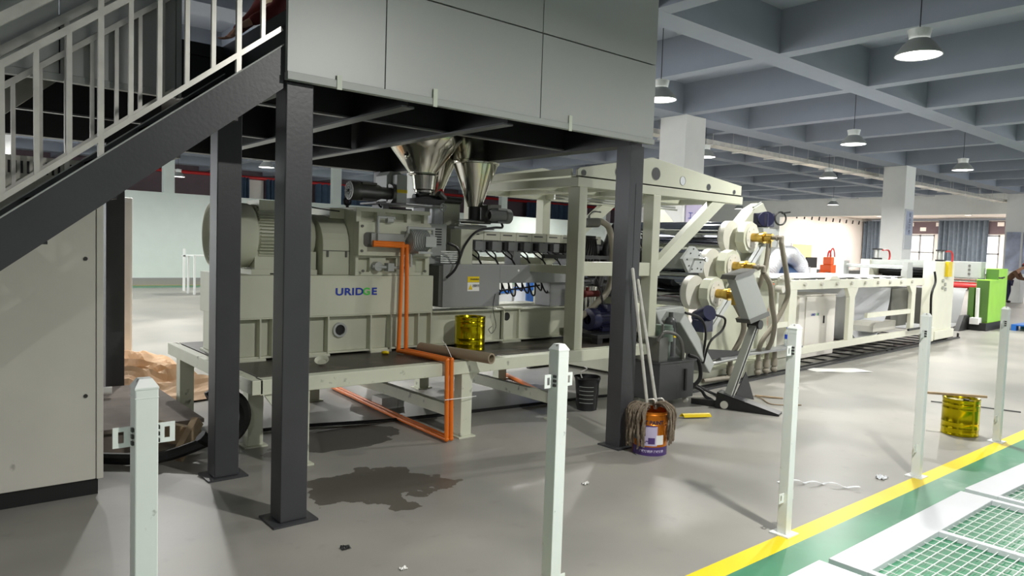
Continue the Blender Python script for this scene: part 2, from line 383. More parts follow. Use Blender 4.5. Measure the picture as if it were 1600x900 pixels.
# unseen walls; glowing panes and area lights added to brighten left back and right
b = MB(); b.box(-7.2, 8, 0, -7, 25.4, 1.0); b.box(-7.2, 8, 3.6, -7, 25.4, 5.0); b.box(-7.2, 8, 1, -7, 9.5, 3.6); b.box(-7.2, 24, 1, -7, 25.4, 3.6); struct(b.build('wall_left', 'wall'))
b = MB(); b.box(-7.12, 9.5, 1.0, -7.1, 24, 3.6); struct(b.build('window_20', 'glass'))
b = MB(); b.box(20, -7.2, 0, 36, -7, 1.0); b.box(20, -7.2, 3.8, 36, -7, 5.0); b.box(20, -7.2, 1, 21, -7, 3.8); b.box(35, -7.2, 1, 36, -7, 3.8); struct(b.build('wall_front', 'wall'))
b = MB(); b.box(21, -7.12, 1.0, 35, -7.1, 3.8); struct(b.build('window_21', 'glass'))
def added_fill(loc, rot, sx, sy, w):  # unseen area light, added for brightness
    ld = bpy.data.lights.new('window_daylight', 'AREA'); ld.shape = 'RECTANGLE'; ld.size = sx; ld.size_y = sy; ld.energy = w; ld.color = (.97, .98, 1)
    lo = bpy.data.objects.new('window_daylight', ld); C.objects.link(lo); lo.location = loc; lo.rotation_euler = rot
added_fill((-6.9, 16.7, 2.3), (0, R(-90), 0), 2.6, 14, 900)
added_fill((28, -6.9, 2.4), (R(90), 0, 0), 14, 2.8, 800)
# ------------------------------------------------------------------ high-bay lamps
def lamp(x, y, label, z=3.76):
    t = thing('pendant_lamp', label, 'lamp', (x, y, z), 'high bay pendant lamps under the ceiling')
    b = MB(); b.lathe([(.225, 0), (.232, .004), (.222, .03), (.16, .115), (.11, .165), (.105, .17), (.155, .11), (.215, .03), (.222, .004), (.225, 0)], (x, y, z), n=28); b.build('lamp_shade', 'ltgrey', t)
    b = MB(); b.cyl((x, y, z+.165), (x, y, z+.18), .1, n=20); b.cyl((x, y, z+.18), (x, y, z+.27), .1, .118, n=20); b.cyl((x, y, z+.27), (x, y, z+.285), .05, n=12); b.build('driver_housing', 'white', t)
    b = MB(); b.disc((x, y, z+.006), (0, 0, -1), .218, 28); b.build('lens', 'lens', t)
    b = MB(); b.cyl((x, y, z+.28), (x, y, 5.0), .006, n=6); b.cyl((x, y, 4.97), (x, y, 5.0), .035, n=10); b.build('cord', 'darkmetal', t)
    ld = bpy.data.lights.new('lamp_light', 'AREA'); ld.shape = 'DISK'; ld.size = .17; ld.energy = LAMP_W; ld.color = LAMP_COL; ld.spread = R(165)
    lo = bpy.data.objects.new('lamp_light', ld); C.objects.link(lo); lo.parent = t; lo.location = (0, 0, -.004)
    return t
named = {(8.2, 3.27): 'large near pendant lamp hanging between the beams at upper right',
         (8.2, 6.7): 'pendant lamp half hidden by the grey platform panels, right of them',
         (13.75, 6.55): 'pendant lamp right of the first white column, above the roll stand',
         (19.05, 6.45): 'pendant lamp right of the second white column',
         (13.7, 9.85): 'pendant lamp low beside the right face of the first white column',
         (19.15, 9.75): 'pendant lamp between the two white columns below the cable tray'}
gen = 'pendant lamp further off under the grey blue ceiling, one of the outer rows'
l0 = lamp(8.2, 3.27, named[(8.2, 3.27)])
for (x, y) in list(named)[1:]: dup(l0, (x, y, 3.76), named[(x, y)])
dup(l0, (8.2, 21.6, 3.76), 'pendant lamp seen under the platform between the two near dark posts')
dup(l0, (7.4, 28.0, 3.76), 'pendant lamp seen under the stair stringer, left of the rear dark post')
nl0 = dup(l0, (30, 19.5, 3.76), 'pendant lamp far off by the lintel of the bright room')  # lamp added to brighten the far wall lintel
for c_ in nl0.children:
    if c_.type == 'LIGHT': c_.data = c_.data.copy(); c_.data.energy = LAMP_W*2.5
lamp(14.2, 26.0, 'pendant lamp seen beyond the small dark feeder motor', 3.3)
dup(nl0, (29, 14.5, 3.76), 'small far pendant lamp left of the second white column, low under the ceiling')
dup(l0, (22, 23.5, 3.76), 'far pendant lamp seen through the cream support frame above the curtains')
nl = dup(l0, (3.17, .2, 3.76), 'pendant lamp above the yellow line, nearest to the viewer')
for c_ in nl.children:
    if c_.type == 'LIGHT': c_.data = c_.data.copy(); c_.data.energy = LAMP_W*1.5
for (x, y) in ((-1.9, -2.9), (13.7, -.5), (19.1, 3.0), (13.7, 3.1), (24.6, .1), (24.6, 3.1), (-2.7, 13), (2.75, 10.5), (2.75, 14.2), (8.2, 10.5), (8.2, 14.5), (20, 15), (2.75, 18.5), (-2.7, 18.5), (1.5, 22.5), (19.0, -3.3)):  # outer rows assumed from the grid; several added to brighten left and right
    dup(l0, (x, y, 3.76), gen)
# strong downlights of the bright room behind the opening
for i, (x, y) in enumerate(((38.5, 18.5), (38.5, 14), (38.5, 10), (42.5, 18.5), (42.5, 14), (42.5, 10))):
    b = MB(); b.lathe([(.16, 0), (.2, .002), (.2, .05), (.16, .05)], (x, y, 4.05), n=16)
    o = tag(b.build('ceiling_downlight', 'white'), 'round downlight in the ceiling of the bright room, %s one, %s row' % (('left', 'middle', 'right')[i % 3], 'near' if i < 3 else 'far'), 'lamp', 'downlights in the bright room')
    b = MB(); b.disc((x, y, 4.06), (0, 0, -1), .17, 16); b.build('lens', 'downlight', o)
    ld = bpy.data.lights.new('lamp_light', 'AREA'); ld.shape = 'DISK'; ld.size = .4; ld.energy = 280; ld.color = (1, .93, .86)
    lo = bpy.data.objects.new('lamp_light', ld); C.objects.link(lo); lo.location = (x, y, 4.03)

# ------------------------------------------------------------------ mezzanine platform
T = thing('mezzanine_platform', 'dark steel mezzanine platform clad in grey panels over the extruder', 'platform', (3.1, 3.84, 0))
def panel(x0, x1, z0, z1, y=3.80, t=.03): b = MB(); b.box(x0+.004, y, z0+.005, x1-.004, y+t, z1-.005); return b.build('fascia_panel', 'fascia', T)
for x0, x1 in ((1.545, 2.14), (2.14, 3.364), (3.364, 4.585)):
    panel(x0, x1, 2.50, 3.085); panel(x0, x1, 3.085, 3.9)
for i in range(5): panel(1.27-.62*(i+1), 1.27-.62*i, 2.50, 3.9, y=4.87)
b = MB(); b.box(1.56, 3.832, 2.5, 4.57, 3.84, 3.9); b.build('fascia_backing', 'black', T)
b = MB(); b.box(1.548, 3.79, 2.462, 4.588, 3.835, 2.502); b.build('fascia_channel', 'ltgrey', T)
b = MB(); b.box(-1.9, 4.86, 2.462, 1.28, 4.91, 2.502); b.box(1.27, 4.86, 2.462, 1.30, 4.92, 3.9); b.build('fascia_channel', 'ltgrey', T)
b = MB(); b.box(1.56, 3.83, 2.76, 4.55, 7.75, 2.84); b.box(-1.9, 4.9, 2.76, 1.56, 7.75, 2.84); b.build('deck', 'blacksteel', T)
def hbeam(p, q, w=.11, h=.3, name='beam'):
    p = Vector(p); q = Vector(q); b = MB(); b.beam(p+Vector((0, 0, h/2)), q+Vector((0, 0, h/2)), .012, h-.01)
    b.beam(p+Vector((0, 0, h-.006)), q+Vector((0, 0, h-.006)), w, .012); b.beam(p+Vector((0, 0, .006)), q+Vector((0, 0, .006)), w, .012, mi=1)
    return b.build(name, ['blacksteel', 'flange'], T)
for x in (2.36, 3.16): hbeam((x, 3.9, 2.44), (x, 7.6, 2.44), .09)
b = MB(); b.box(4.37, 3.86, 2.44, 4.52, 7.7, 2.76); b.box(1.57, 3.86, 2.44, 1.66, 4.9, 2.76); b.box(1.57, 7.6, 2.44, 4.5, 7.72, 2.76); b.box(-1.9, 7.6, 2.44, 1.57, 7.72, 2.76); b.box(1.6, 3.87, 2.5, 4.4, 3.95, 2.76)
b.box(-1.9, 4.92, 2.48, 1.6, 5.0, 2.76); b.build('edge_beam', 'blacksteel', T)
for y, xe in ((4.63, 4.37), (6.15, 3.12)): hbeam((1.66, y, 2.455), (xe, y, 2.455), .05, .27)
for y in (6.16, ): hbeam((-1.9, y, 2.455), (1.5, y, 2.455), .05, .27)
for x in (-1.2, .1): hbeam((x, 4.95, 2.44), (x, 7.6, 2.44), .08)
for (x, y, z) in ((1.563, 3.845, 2.46), (4.375, 3.845, 2.44), (1.513, 4.83, 2.46), (1.36, 7.5, 2.44), (4.2, 7.53, 2.44)):
    b = MB(); b.box(x, y, .012, x+.158, y+.15, z)
    b.box(x+.075, y-.002, 1.1, x+.083, y, z-.3) if x > 4.3 else None
    p = b.build('post', 'steel', T, bevel=.006)
    b = MB(); b.box(x-.05, y-.04, 0, x+.21, y+.19, .012); b.build('base_plate', 'steel', p)
# strips of tape on the channel
for x in (1.83, 2.47, 3.63):
    b = MB(); b.box(x, 3.785, 2.45, x+.03, 3.79, 2.53+.03*(x > 2)); b.build('tape_strip', 'tape', T)

# handrail pieces and stair
T = thing('steel_staircase', 'dark steel staircase with galvanised tube railings leading up to the platform', 'staircase', (.5, 4.3, 0))
k = .791
def zs(x): return 1.724+(x-.38)*k
XB = .38-1.724/k
for y0, y1 in ((3.845, 3.90), (4.80, 4.85)):
    b = MB(); xs = XB; b.prism([(XB+.29, 0), (XB, 0), (1.545, zs(1.545)), (1.545, zs(1.545)-.228)], 'y', y0, y1)
    b.prism([(XB, .0), (XB, .008), (1.545, zs(1.545)+.008), (1.545, zs(1.545))], 'y', y0-.006, y0+.03, mi=1)
    b.build('stringer', ['steel', 'ltgrey'], T)
for i in range(1, 13):
    z = i*.225; x = XB+z/k+.02
    if x > 1.4: break
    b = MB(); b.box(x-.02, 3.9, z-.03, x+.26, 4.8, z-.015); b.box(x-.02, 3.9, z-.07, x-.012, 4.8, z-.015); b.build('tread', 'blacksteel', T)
def zr(x): return 1.738+(x-.29)*.80
for y in (3.86, 4.83):
    t = 'near' if y < 4 else 'far'
    x0 = XB+.1; x1 = 1.535 if y < 4 else 1.25
    b = MB()
    pass
    for dz, h in ((0, .024), (.572, .03), (.765, .045)): b = MB(); b.beam((x0, y, zr(x0)+dz), (x1, y, zr(x1)+dz), .028, h, up=(0, 0, 1)); b.build('rail', 'galv', T)
    xs = [.300+.1262*i for i in range(-15, 10)]
    for i, x in enumerate(xs):
        if x < x0+.05 or x > x1: continue
        main = (i % 5) == 3
        b = MB(); w = .0105 if not main else .0125
        b.box(x-w, y-w, zr(x)-(.17 if main else 0), x+w, y+w, zr(x)+(.765 if main else .572)); b.build('baluster', 'galv', T)
# cabinet under the stair
T = thing('electrical_cabinet', 'tall dirty cream electrical cabinet with dark plinth under the staircase', 'cabinet', (.1, 5.2, 0))
b = MB(); b.box(-1.0, 4.95, .1, .845, 5.65, 2.03); b.build('body', 'cabinet', T, bevel=.005)
b = MB(); b.box(.848, 4.945, .1, .885, 5.66, 2.03); b.build('end_panel', 'cabinet', T, bevel=.003)
b = MB(); b.box(-.98, 4.97, 0, .86, 5.6, .1); b.build('plinth', 'black', T)
b = MB()
for i in range(34): x = .80-i*.03; b.box(x, 4.948, 1.93, x+.012, 4.952, 2.0)
b.build('vent_slots', 'black', T)
b = MB()
for (x, z) in ((.79, 1.45), (.79, .62)): b.cyl((x, 4.944, z), (x, 4.951, z), .012, n=10)
b.build('screw', 'darkmetal', T)
# galvanised brace behind the rail
b = MB(); b.beam((.30, 5.95, 2.30), (1.0, 5.95, 2.93), .03, .12)
tag(b.build('duct_brace', 'galv'), 'pale sloping galvanised bar under the platform behind the railing', 'bar')

# cable tray below the ceiling
T = thing('cable_tray', 'long pale cable tray hung below the ceiling behind the white columns', 'cable tray', (20, 10.3, 4.2))
b = MB(); b.box(9, 10.16, 4.16, 35.5, 10.19, 4.26); b.box(9, 10.47, 4.16, 35.5, 10.5, 4.26); b.box(9, 10.16, 4.155, 35.5, 10.5, 4.165); b.build('tray', 'galv', T)
for i in range(18):
    x = 10+i*1.45; b = MB(); b.box(x-.02, 10.1, 4.12, x+.02, 10.56, 4.15)
    for y in (10.12, 10.54): b.cyl((x, y, 4.13), (x, y, 5.0), .006, n=6)
    b.build('hanger', 'galv', T)
b = MB()
for k2 in range(5): b.tube([(9, 10.22+.05*k2, 4.2), (16, 10.24+.05*k2, 4.21), (25, 10.2+.05*k2, 4.2), (35.4, 10.23+.05*k2, 4.2)], .02, 6)
b.build('cables', 'black', T)
b = MB(); b.cyl((-6, 31.7, 4.27), (35.8, 31.7, 4.27), .07, n=10)
tag(b.build('fire_pipe', 'red'), 'long red fire water pipe along the brown back wall', 'pipe')

# curtains
def curtain(x0, x1, y, z0, z1, axis, mat, label, group, folds=9, amp=.06):
    L_ = x1-x0
    def fn(u, v):
        a = amp*math.sin(u*folds*2*math.pi)+.4*amp*math.sin(u*folds*4.7+v*2)
        p = x0+L_*u; z = z0+(z1-z0)*v
        return (p, y+a, z) if axis == 'x' else (y+a, p, z)
    b = MB(); b.sheet(fn, folds*8, 3, .01); return tag(b.build('curtain', mat), label, 'curtain', group)
g = 'dark curtains at the brown back wall'
for x0, x1, lb in ((10.6, 11.25, 'dark curtain left of the pale pier seen between the two near dark posts'), (12.0, 12.7, 'dark curtain right of the pale pier between the two near dark posts'),
                   (14.3, 15.75, 'dark curtain on the back wall left of the small feeder motor'), (16.0, 18.2, 'wide dark curtain behind the small dark feeder motor'), (5.6, 6.3, 'dark curtain far left just under the stair stringer'),
                   (27.2, 28.2, 'left dark curtain seen through the cream support frame'), (28.3, 30.6, 'right dark curtain seen through the cream support frame')):
    curtain(x0, x1, 31.6, 3.0 if x0 < 20 else .6, 4.25, 'x', 'curtain', lb, g, folds=5)
g = 'tall pale blue curtains in the bright room'
curtain(18.7, 20.8, 45.7, .1, 3.95, 'y', 'curtain_pale', 'tall blue grey curtain left of the second white column', g, 9, .09)
curtain(14.0, 16.5, 45.7, .1, 3.95, 'y', 'curtain_pale', 'tall blue grey curtain between the windows right of the second white column', g, 10, .09)
# track spots on the left wall of the bright room
T = thing('track_light', 'row of small black spotlights on a rail along the bright white wall', 'lamp', (41, 20.7, 3.9))
b = MB(); b.box(37, 20.66, 3.93, 46, 20.7, 3.96); b.build('rail', 'white', T)
for i in range(11):
    x = 37.4+i*.82; b = MB(); b.cyl((x, 20.68, 3.9), (x+.09, 20.75, 3.72), .04, n=8); b.cyl((x, 20.68, 3.93), (x, 20.68, 3.88), .012, n=6); b.build('spotlight', 'black', T)
# printed panels on the wall of the bright room
b = MB(); b.box(37.3, 20.85, .9, 39.6, 20.89, 2.35); T = tag(b.build('wall_panel', 'warmwall'), 'wide faint yellow printed display panel on the bright wall', 'display panel')
b = MB(); b.box(37.4, 20.84, 1.5, 39.5, 20.85, 2.3); b.build('print', paint('pale yellow print', (250, 226, 140), .6, var=.1), T)
b = MB(); b.box(42.2, 20.85, .9, 44.4, 20.89, 2.7); T = tag(b.build('wall_panel', 'warmwall'), 'faint pink printed display panel with a town skyline on the bright wall', 'display panel')
b = MB(); random.seed(3)
for i in range(26): x = 42.3+i*.078; b.box(x, 20.84, 1.0, x+.05, 20.85, 1.25+random.random()*.8)
b.build('print', paint('pale pink print', (240, 196, 204), .6, var=.1), T)
# square air outlets on the brown soffit
for i in range(7):
    for j in range(2):
        y = 9.5+i*1.55+.7*j; b = MB(); z = 3.35+.28*j; b.box(45.84, y, z, 45.9, y+.32, z+.22)
        tag(b.build('wall_box_lamp', 'warmwall'), 'small pale box above the far curtains, %s of the %s row' % (('rightmost', 'second from right', 'third from right', 'middle one', 'third from left', 'second from left', 'leftmost')[i], ('lower', 'upper')[j]), 'wall box', 'small boxes on the brown band')
# posters on the columns
T = thing('poster', 'narrow tall poster on the right face of the second white column', 'poster', (22.9, 9.13, 1.9))
b = MB(); b.box(22.66, 9.105, 1.93, 23.2, 9.138, 3.12); b.build('board', 'plate', T)
b = MB(); b.box(22.7, 9.10, 2.35, 23.16, 9.105, 3.06); b.build('print', 'poster', T)
for i, ch in enumerate('安全工作'): text('lettering', ch, .15, (22.95, 9.098, 2.95-.17*i), 'ink', T)
T = thing('poster', 'large blue grey poster on the column beside the man in the red cap', 'poster', (34.8, 9.6, 2))
b = MB(); b.box(34.83, 9.5, 1.3, 34.865, 10.0, 2.9); b.box(34.86, 9.36, 1.2, 35.3, 9.41, 2.9); b.build('board', 'poster', T)
T = thing('hanging_banner', 'pale blue poster with dark blue characters on the first white column behind the cream brace', 'poster', (12.4, 9.12, 1.9))
b = MB(); b.box(12.12, 9.11, 1.9, 12.64, 9.138, 2.75); b.build('board', 'lilac', T)
for i, ch in enumerate('工作'): text('lettering', ch, .17, (12.26, 9.1, 2.36-.2*i), 'logo_blue', T)
for i, ch in enumerate('安全'): text('lettering', ch, .17, (12.48, 9.1, 2.36-.2*i), 'logo_blue', T)
# ------------------------------------------------------------------ guard fence posts
def fence_post(x, label, y=2.108):
    t = thing('fence_post', label, 'post', (x, y, 0), 'white guard fence posts along the yellow line'); h = .029
    b = MB(); b.box(x-h, y-h, .008, x+h, y+h, 1.195); b.build('shaft', 'white', t, bevel=.003)
    b = MB(); b.add([(x-h-.001, y-h-.001, 1.195), (x+h+.001, y-h-.001, 1.195), (x+h+.001, y+h+.001, 1.195), (x-h-.001, y+h+.001, 1.195), (x-h*.55, y-h*.55, 1.217), (x+h*.55, y-h*.55, 1.217), (x+h*.55, y+h*.55, 1.217), (x-h*.55, y+h*.55, 1.217)],
                    [(0, 1, 5, 4), (1, 2, 6, 5), (2, 3, 7, 6), (3, 0, 4, 7), (4, 5, 6, 7), (3, 2, 1, 0)])
    b.box(x-h-.001, y-h-.001, 1.19, x+h+.001, y+h+.001, 1.195); b.box(x-h-.0005, y-h-.0005, 1.166, x+h+.0005, y+h+.0005, 1.168); b.build('cap', 'white', t)
    b = MB(); b.box(x-.06, y-.06, 0, x+.06, y+.06, .008); b.build('base_plate', 'white', t)
    for z in ((1.04, .19) if x > 1 else (1.035, .19)):
        for s in (-1, 1):
            b = MB(); xa, xb = sorted((x+s*h, x+s*(h+.048)))
            yy = y-.004; m = (xa+xb)/2+s*.004
            b.box(xa, yy, z, m-.007, yy+.004, z+.055); b.box(m+.007, yy, z, xb, yy+.004, z+.055)
            b.box(m-.007, yy, z, m+.007, yy+.004, z+.012); b.box(m-.007, yy, z+.043, m+.007, yy+.004, z+.055)
            b.build('bracket', 'white', t)
            if z > 1:
                b = MB()
                for q in range(3): b.box(min(x+s*h, x+s*(h+.006)), y-.02, z+.006+.018*q, max(x+s*h, x+s*(h+.006)), y-.006, z+.016+.018*q)
                b.build('weld_slots', 'darkmetal', t)
    return t
fence_post(.475, 'nearest scratched white fence post in front of the dark columns, lower left')
fence_post(2.012, 'white fence post standing in front of the extruder stand, middle of the picture')
fence_post(3.855, 'white fence post on the yellow line next to the operator panel foot')
fence_post(5.715, 'white fence post on the yellow line left of the yellow floor drum')
fence_post(7.47, 'white fence post on the yellow line just right of the yellow floor drum')

# guard panels lying on the green floor
def mesh_panel(x0, x1, y1, label, rot=0, nb=1):
    w = 1.35; t = thing('mesh_guard_panel', label, 'fence panel', (x0, y1, 0), 'guard panels lying on the green floor')
    L_ = x1-x0; z0, z1 = .0, .035; y0 = y1-w
    b = MB(); b.box(x0, y1-.20, z0, x1, y1, z1); b.build('kick_plate', 'plate', t, bevel=.003)
    b = MB(); b.box(x0, y0, z0, x0+.045, y1-.2, z1); b.box(x1-.045, y0, z0, x1, y1-.2, z1); b.box(x0+.045, y0, z0, x1-.045, y0+.045, z1)
    b.box(x0+L_/2-.022, y0+.045, z0, x0+L_/2+.022, y1-.2, z1); b.build('frame', 'plate', t, bevel=.003)
    for s in range(2):
        xa = x0+.045 if s == 0 else x0+L_/2+.022; xb = x0+L_/2-.022 if s == 0 else x1-.045
        b = MB(); n = 6; ny = 22
        ystep = (w-.245)/ny; nx = int((xb-xa)/.1)
        for i in range(1, nx+1): xx = xa+(xb-xa)*i/(nx+1); b.box(xx-.002, y0+.045, .012, xx+.002, y1-.2, .016)
        for i in range(1, ny): yy = y0+.045+ystep*i; b.box(xa, yy-.002, .016, xb, yy+.002, .020)
        b.build('wire_mesh', 'white', t)
    t.rotation_euler = (0, 0, rot); return t
mesh_panel(3.66, 5.51, 1.745, 'whole mesh guard panel lying on the green floor beside the yellow line')
mesh_panel(5.60, 7.45, 1.75, 'mesh guard panel at the right picture edge beyond the whole one', R(-2.2))
mesh_panel(1.80, 3.60, 1.775, 'mesh guard panel at the bottom picture edge, only its white plate corner showing', R(-.3))

# ------------------------------------------------------------------ extruder stand
T = thing('machine_stand', 'chipped cream steel stand with dark oily top carrying the extruder', 'machine stand', (3.9, 5.8, 0))
ZT = .645
b = MB(); b.box(1.80, 4.8, ZT-.105, 6.02, 4.92, ZT); b.box(1.80, 6.78, ZT-.105, 6.02, 6.9, ZT); b.box(1.745, 4.8, ZT-.1, 1.82, 6.9, ZT); b.box(5.92, 4.92, ZT-.105, 6.02, 6.78, ZT)
for x in (2.6, 3.5, 4.55): b.box(x, 4.92, ZT-.105, x+.09, 6.78, ZT-.01)
b.build('frame', 'cream_dirty', T, bevel=.004)
b = MB(); b.box(1.83, 4.9, ZT-.012, 5.95, 6.86, ZT+.003); b.build('deck', 'dark_top', T)
for (x, y, w) in ((2.0, 4.81, .16), (3.49, 4.81, .11), (4.58, 4.81, .11), (5.88, 4.81, .11), (1.8, 6.72, .12), (3.0, 6.72, .12), (4.3, 6.72, .12), (5.42, 6.72, .12), (1.95, 5.45, .12)):
    b = MB(); b.box(x, y, .012, x+w, y+.11, ZT-.1); p = b.build('leg', 'cream_dirty', T, bevel=.003)
    b = MB(); b.box(x-.03, y-.025, 0, x+w+.03, y+.135, .012); b.build('foot_plate', 'cream_dirty', p)
b = MB(); b.prism([(1.83, ZT-.1), (1.9, ZT-.2), (2.0, ZT-.3), (2.0, ZT-.1)], 'y', 4.82, 4.84); b.prism([(3.60, ZT-.1), (3.60, ZT-.16), (3.68, ZT-.1)], 'y', 4.81, 4.83); b.build('gusset', 'cream_dirty', T)
for x in (3.5, 4.6): b = MB(); b.box(x, 4.92, .14, x+.06, 6.72, .24); b.build('stretcher', 'cream_dirty', T)

# ------------------------------------------------------------------ extruder
T = thing('twin_screw_extruder', 'long cream twin screw extruder with motor, gearbox and heated barrel on the stand', 'extruder', (3.7, 5.9, ZT))
YF = 5.55
b = MB(); b.box(1.86, YF, .985, 3.672, 6.36, 1.318); b.box(1.88, YF+.07, ZT+.02, 3.66, 6.34, .985)
b.box(1.86, YF, .975, 3.672, YF+.07, .985)
for x in (1.865, 2.07, 2.17, 2.64, 3.035, 3.23, 3.52, 3.655): b.box(x, YF, ZT+.02, x+.014, YF+.075, .98)
for x0, x1 in ((1.86, 2.12), (2.45, 2.66), (3.035, 3.245), (3.52, 3.67)): b.box(x0, YF-.012, ZT, x1, 6.36, ZT+.022)
b.box(1.9, YF+.01, ZT+.02, 3.66, YF+.08, ZT+.035)
b.build('gear_base', 'cream', T, bevel=.004)
b = MB(); b.lathe([(.045, .01), (.062, .01), (.062, -.02), (.045, -.02), (.045, .0)], (2.775, YF+.055, .855), (0, -1, 0), 20); b.build('flange', 'ltgrey', T)
b = MB(); b.disc((2.775, YF+.062, .855), (0, -1, 0), .047, 20); b.build('drain_hole', 'black', T)
b = MB(); b.box(3.675, YF+.06, ZT+.02, 5.48, 6.34, .985); b.box(3.675, YF-.005, .975, 5.48, YF+.08, .99)
for x in (4.52, 4.72, 5.46): b.box(x, YF, ZT+.02, x+.014, YF+.07, .98)
b.box(4.52, YF+.035, ZT+.02, 4.72, YF+.06, .98); b.box(3.675, YF, ZT+.02, 5.48, YF+.07, ZT+.035)
b.box(4.5, YF-.02, .985, 4.74, YF+.1, 1.003); b.box(4.5, YF-.02, ZT, 4.74, YF+.1, ZT+.02)
b.build('barrel_base', 'cream', T, bevel=.004)
b = MB(); b.disc((4.585, YF+.034, .905), (0, -1, 0), .042, 20); b.build('base_hole', 'black', T)
lw = text('lettering', 'URID', .084, (2.70, YF-.002, 1.18), 'logo_blue', T, bold=.0026, wscale=1.28, align='LEFT', spacing=1.08)
text('lettering', 'G', .084, (2.952, YF-.002, 1.18), 'logo_green', T, bold=.003, wscale=1.2, align='LEFT')
text('lettering', 'E', .084, (3.036, YF-.002, 1.18), 'logo_blue', T, bold=.0026, wscale=1.28, align='LEFT', spacing=1.08)
# main motor
YC, ZC = 5.95, 1.628
mo = MB(); mo.lathe([(.0, .0), (.215, .0), (.222, .03), (.225, .4)], (2.1, YC, ZC), (1, 0, 0), 40); mo.box(2.1, YC-.19, ZC-.3, 2.62, YC+.19, ZC-.12); mo.box(2.05, YC-.26, 1.318, 2.2, YC+.26, 1.36); mo.box(2.4, YC-.26, 1.318, 2.6, YC+.26, 1.36)
mo.box(2.15, YC-.14, ZC+.2, 2.48, YC+.14, ZC+.29)
mo.lathe([(.18, 0), (.24, 0), (.243, .05), (.2, .11), (.12, .13), (.05, .14)], (2.5, YC, ZC), (1, 0, 0), 40)
mb = mo.build('main_motor', 'cream', T)
b = MB()
for i in range(56):
    a = 2*math.pi*i/56; c, s_ = math.cos(a), math.sin(a)
    if s_ < -.9: continue
    b.beam((2.13, YC+c*.238, ZC+s_*.238), (2.49, YC+c*.238, ZC+s_*.238), .006, .036, up=(0, c, s_))
b.build('cooling_fins', 'cream', mb)
b = MB(); b.lathe([(.235, 0), (.258, .01), (.262, .04), (.262, .26), (.25, .28), (.22, .29)], (1.83, YC, ZC), (1, 0, 0), 44); cw = b.build('fan_cowl', 'cream', mb)
b = MB()
for i in range(10): b.ring((1.83, YC, ZC), (1, 0, 0), .05+.02*i, .0045, 40, 4)
for i in range(60):
    a = 2*math.pi*i/60; b.beam((1.832, YC+.045*math.cos(a), ZC+.045*math.sin(a)), (1.832, YC+.24*math.cos(a), ZC+.24*math.sin(a)), .004, .004, up=(1, 0, 0))
b.ring((1.835, YC, ZC), (1, 0, 0), .248, .014, 44, 6); b.cyl((1.825, YC, ZC), (1.84, YC, ZC), .05, n=16); b.build('fan_grille', 'cream', cw)
b = MB(); b.disc((1.86, YC, ZC), (-1, 0, 0), .235, 36); b.build('fan_backing', 'black', cw)
b = MB(); b.cyl((2.56, YC, ZC+.29), (2.56, YC, ZC+.33), .012); b.ring((2.56, YC, ZC+.36), (0, 1, 0), .03, .01, 16, 6); b.build('lifting_eye', 'darkmetal', mb)
b = MB(); b.cyl((3.02, 6.0, 1.9), (3.02, 6.0, 1.93), .014); b.ring((3.02, 6.0, 1.965), (.3, 1, 0), .03, .011, 16, 6); b.build('lifting_eye', 'darkmetal', mb)
b = MB(); b.tube([(2.38, 5.8, ZC+.29), (2.36, 5.78, ZC+.33), (2.42, 5.76, ZC+.29), (2.6, 5.74, ZC+.25), (2.8, 5.7, 1.86)], .006, 6); b.build('cable', 'black', mb)
# coupling guard
b = MB(); y0, y1 = 5.67, 6.2; prof = [(y0, 1.318)]+[(YC-.28*math.cos(R(a)), 1.56+.27*math.sin(R(a))) for a in range(0, 181, 12)]+[(y1+.03, 1.318)]
b.prism(prof, 'x', 2.64, 2.885); g_ = b.build('coupling_guard', 'cream', T, bevel=.006)
b = MB(); b.box(2.64, y0-.004, 1.52, 2.885, y0+.003, 1.526)
for x in (2.68, 2.85): b.box(x-.008, y0-.012, 1.47, x+.008, y0+.002, 1.52)
b.build('latch', 'castgrey', g_)
b = MB(); b.cyl((2.87, YC-.1, ZC), (2.94, YC-.1, ZC), .13, n=32); b.cyl((2.885, YC-.1, ZC), (2.905, YC-.1, ZC), .15, n=32); b.build('coupling_flange', 'ltgrey', T)
# gearbox
b = MB(); GX0, GX1 = 2.885, 3.63; GY = 5.56
b.box(GX0, GY+.05, 1.318, GX1, 6.36, 1.9)
b.box(GX0, GY, 1.865, GX1, GY+.05, 1.9); b.box(GX0, GY, 1.775, GX1, GY+.05, 1.79)
for x in (GX0, 3.08, 3.12, 3.38, 3.56): b.box(x, GY, 1.78, x+.045, GY+.05, 1.87)
b.box(GX0, GY-.05, 1.49, GX1-.02, GY+.05, 1.778)
b.box(GX0, GY, 1.318, GX1, GY+.05, 1.35); b.box(GX0, GY, 1.47, GX1, GY+.05, 1.49)
for x, w in ((GX0, .03), (3.02, .16), (3.28, .2), (3.585, .045)): b.box(x, GY, 1.34, x+w, GY+.05, 1.48)
b.box(2.75, 5.78, 1.80, GX0, 6.3, 1.89)
g_ = b.build('gearbox', 'cream', T, bevel=.005)
b = MB()
for (x, z) in ((2.915, 1.74), (2.915, 1.53), (3.56, 1.74), (3.56, 1.53), (2.93, 1.36), (3.55, 1.36)): b.cyl((x, GY-.06, z), (x, GY-.045, z), .012, n=8)
b.build('bolt', 'castgrey', g_)
b = MB(); pts = [(2.965+.035*math.cos(R(a)), 1.655+.035*math.sin(R(a))) for a in range(90, 181, 15)]+[(2.965+.035*math.cos(R(a)), 1.60+.035*math.sin(R(a))) for a in range(180, 271, 15)]+[(3.03, 1.565), (3.03, 1.69)]
b.prism(pts, 'y', GY-.056, GY-.05); b.build('inspection_recess', 'castgrey', g_)
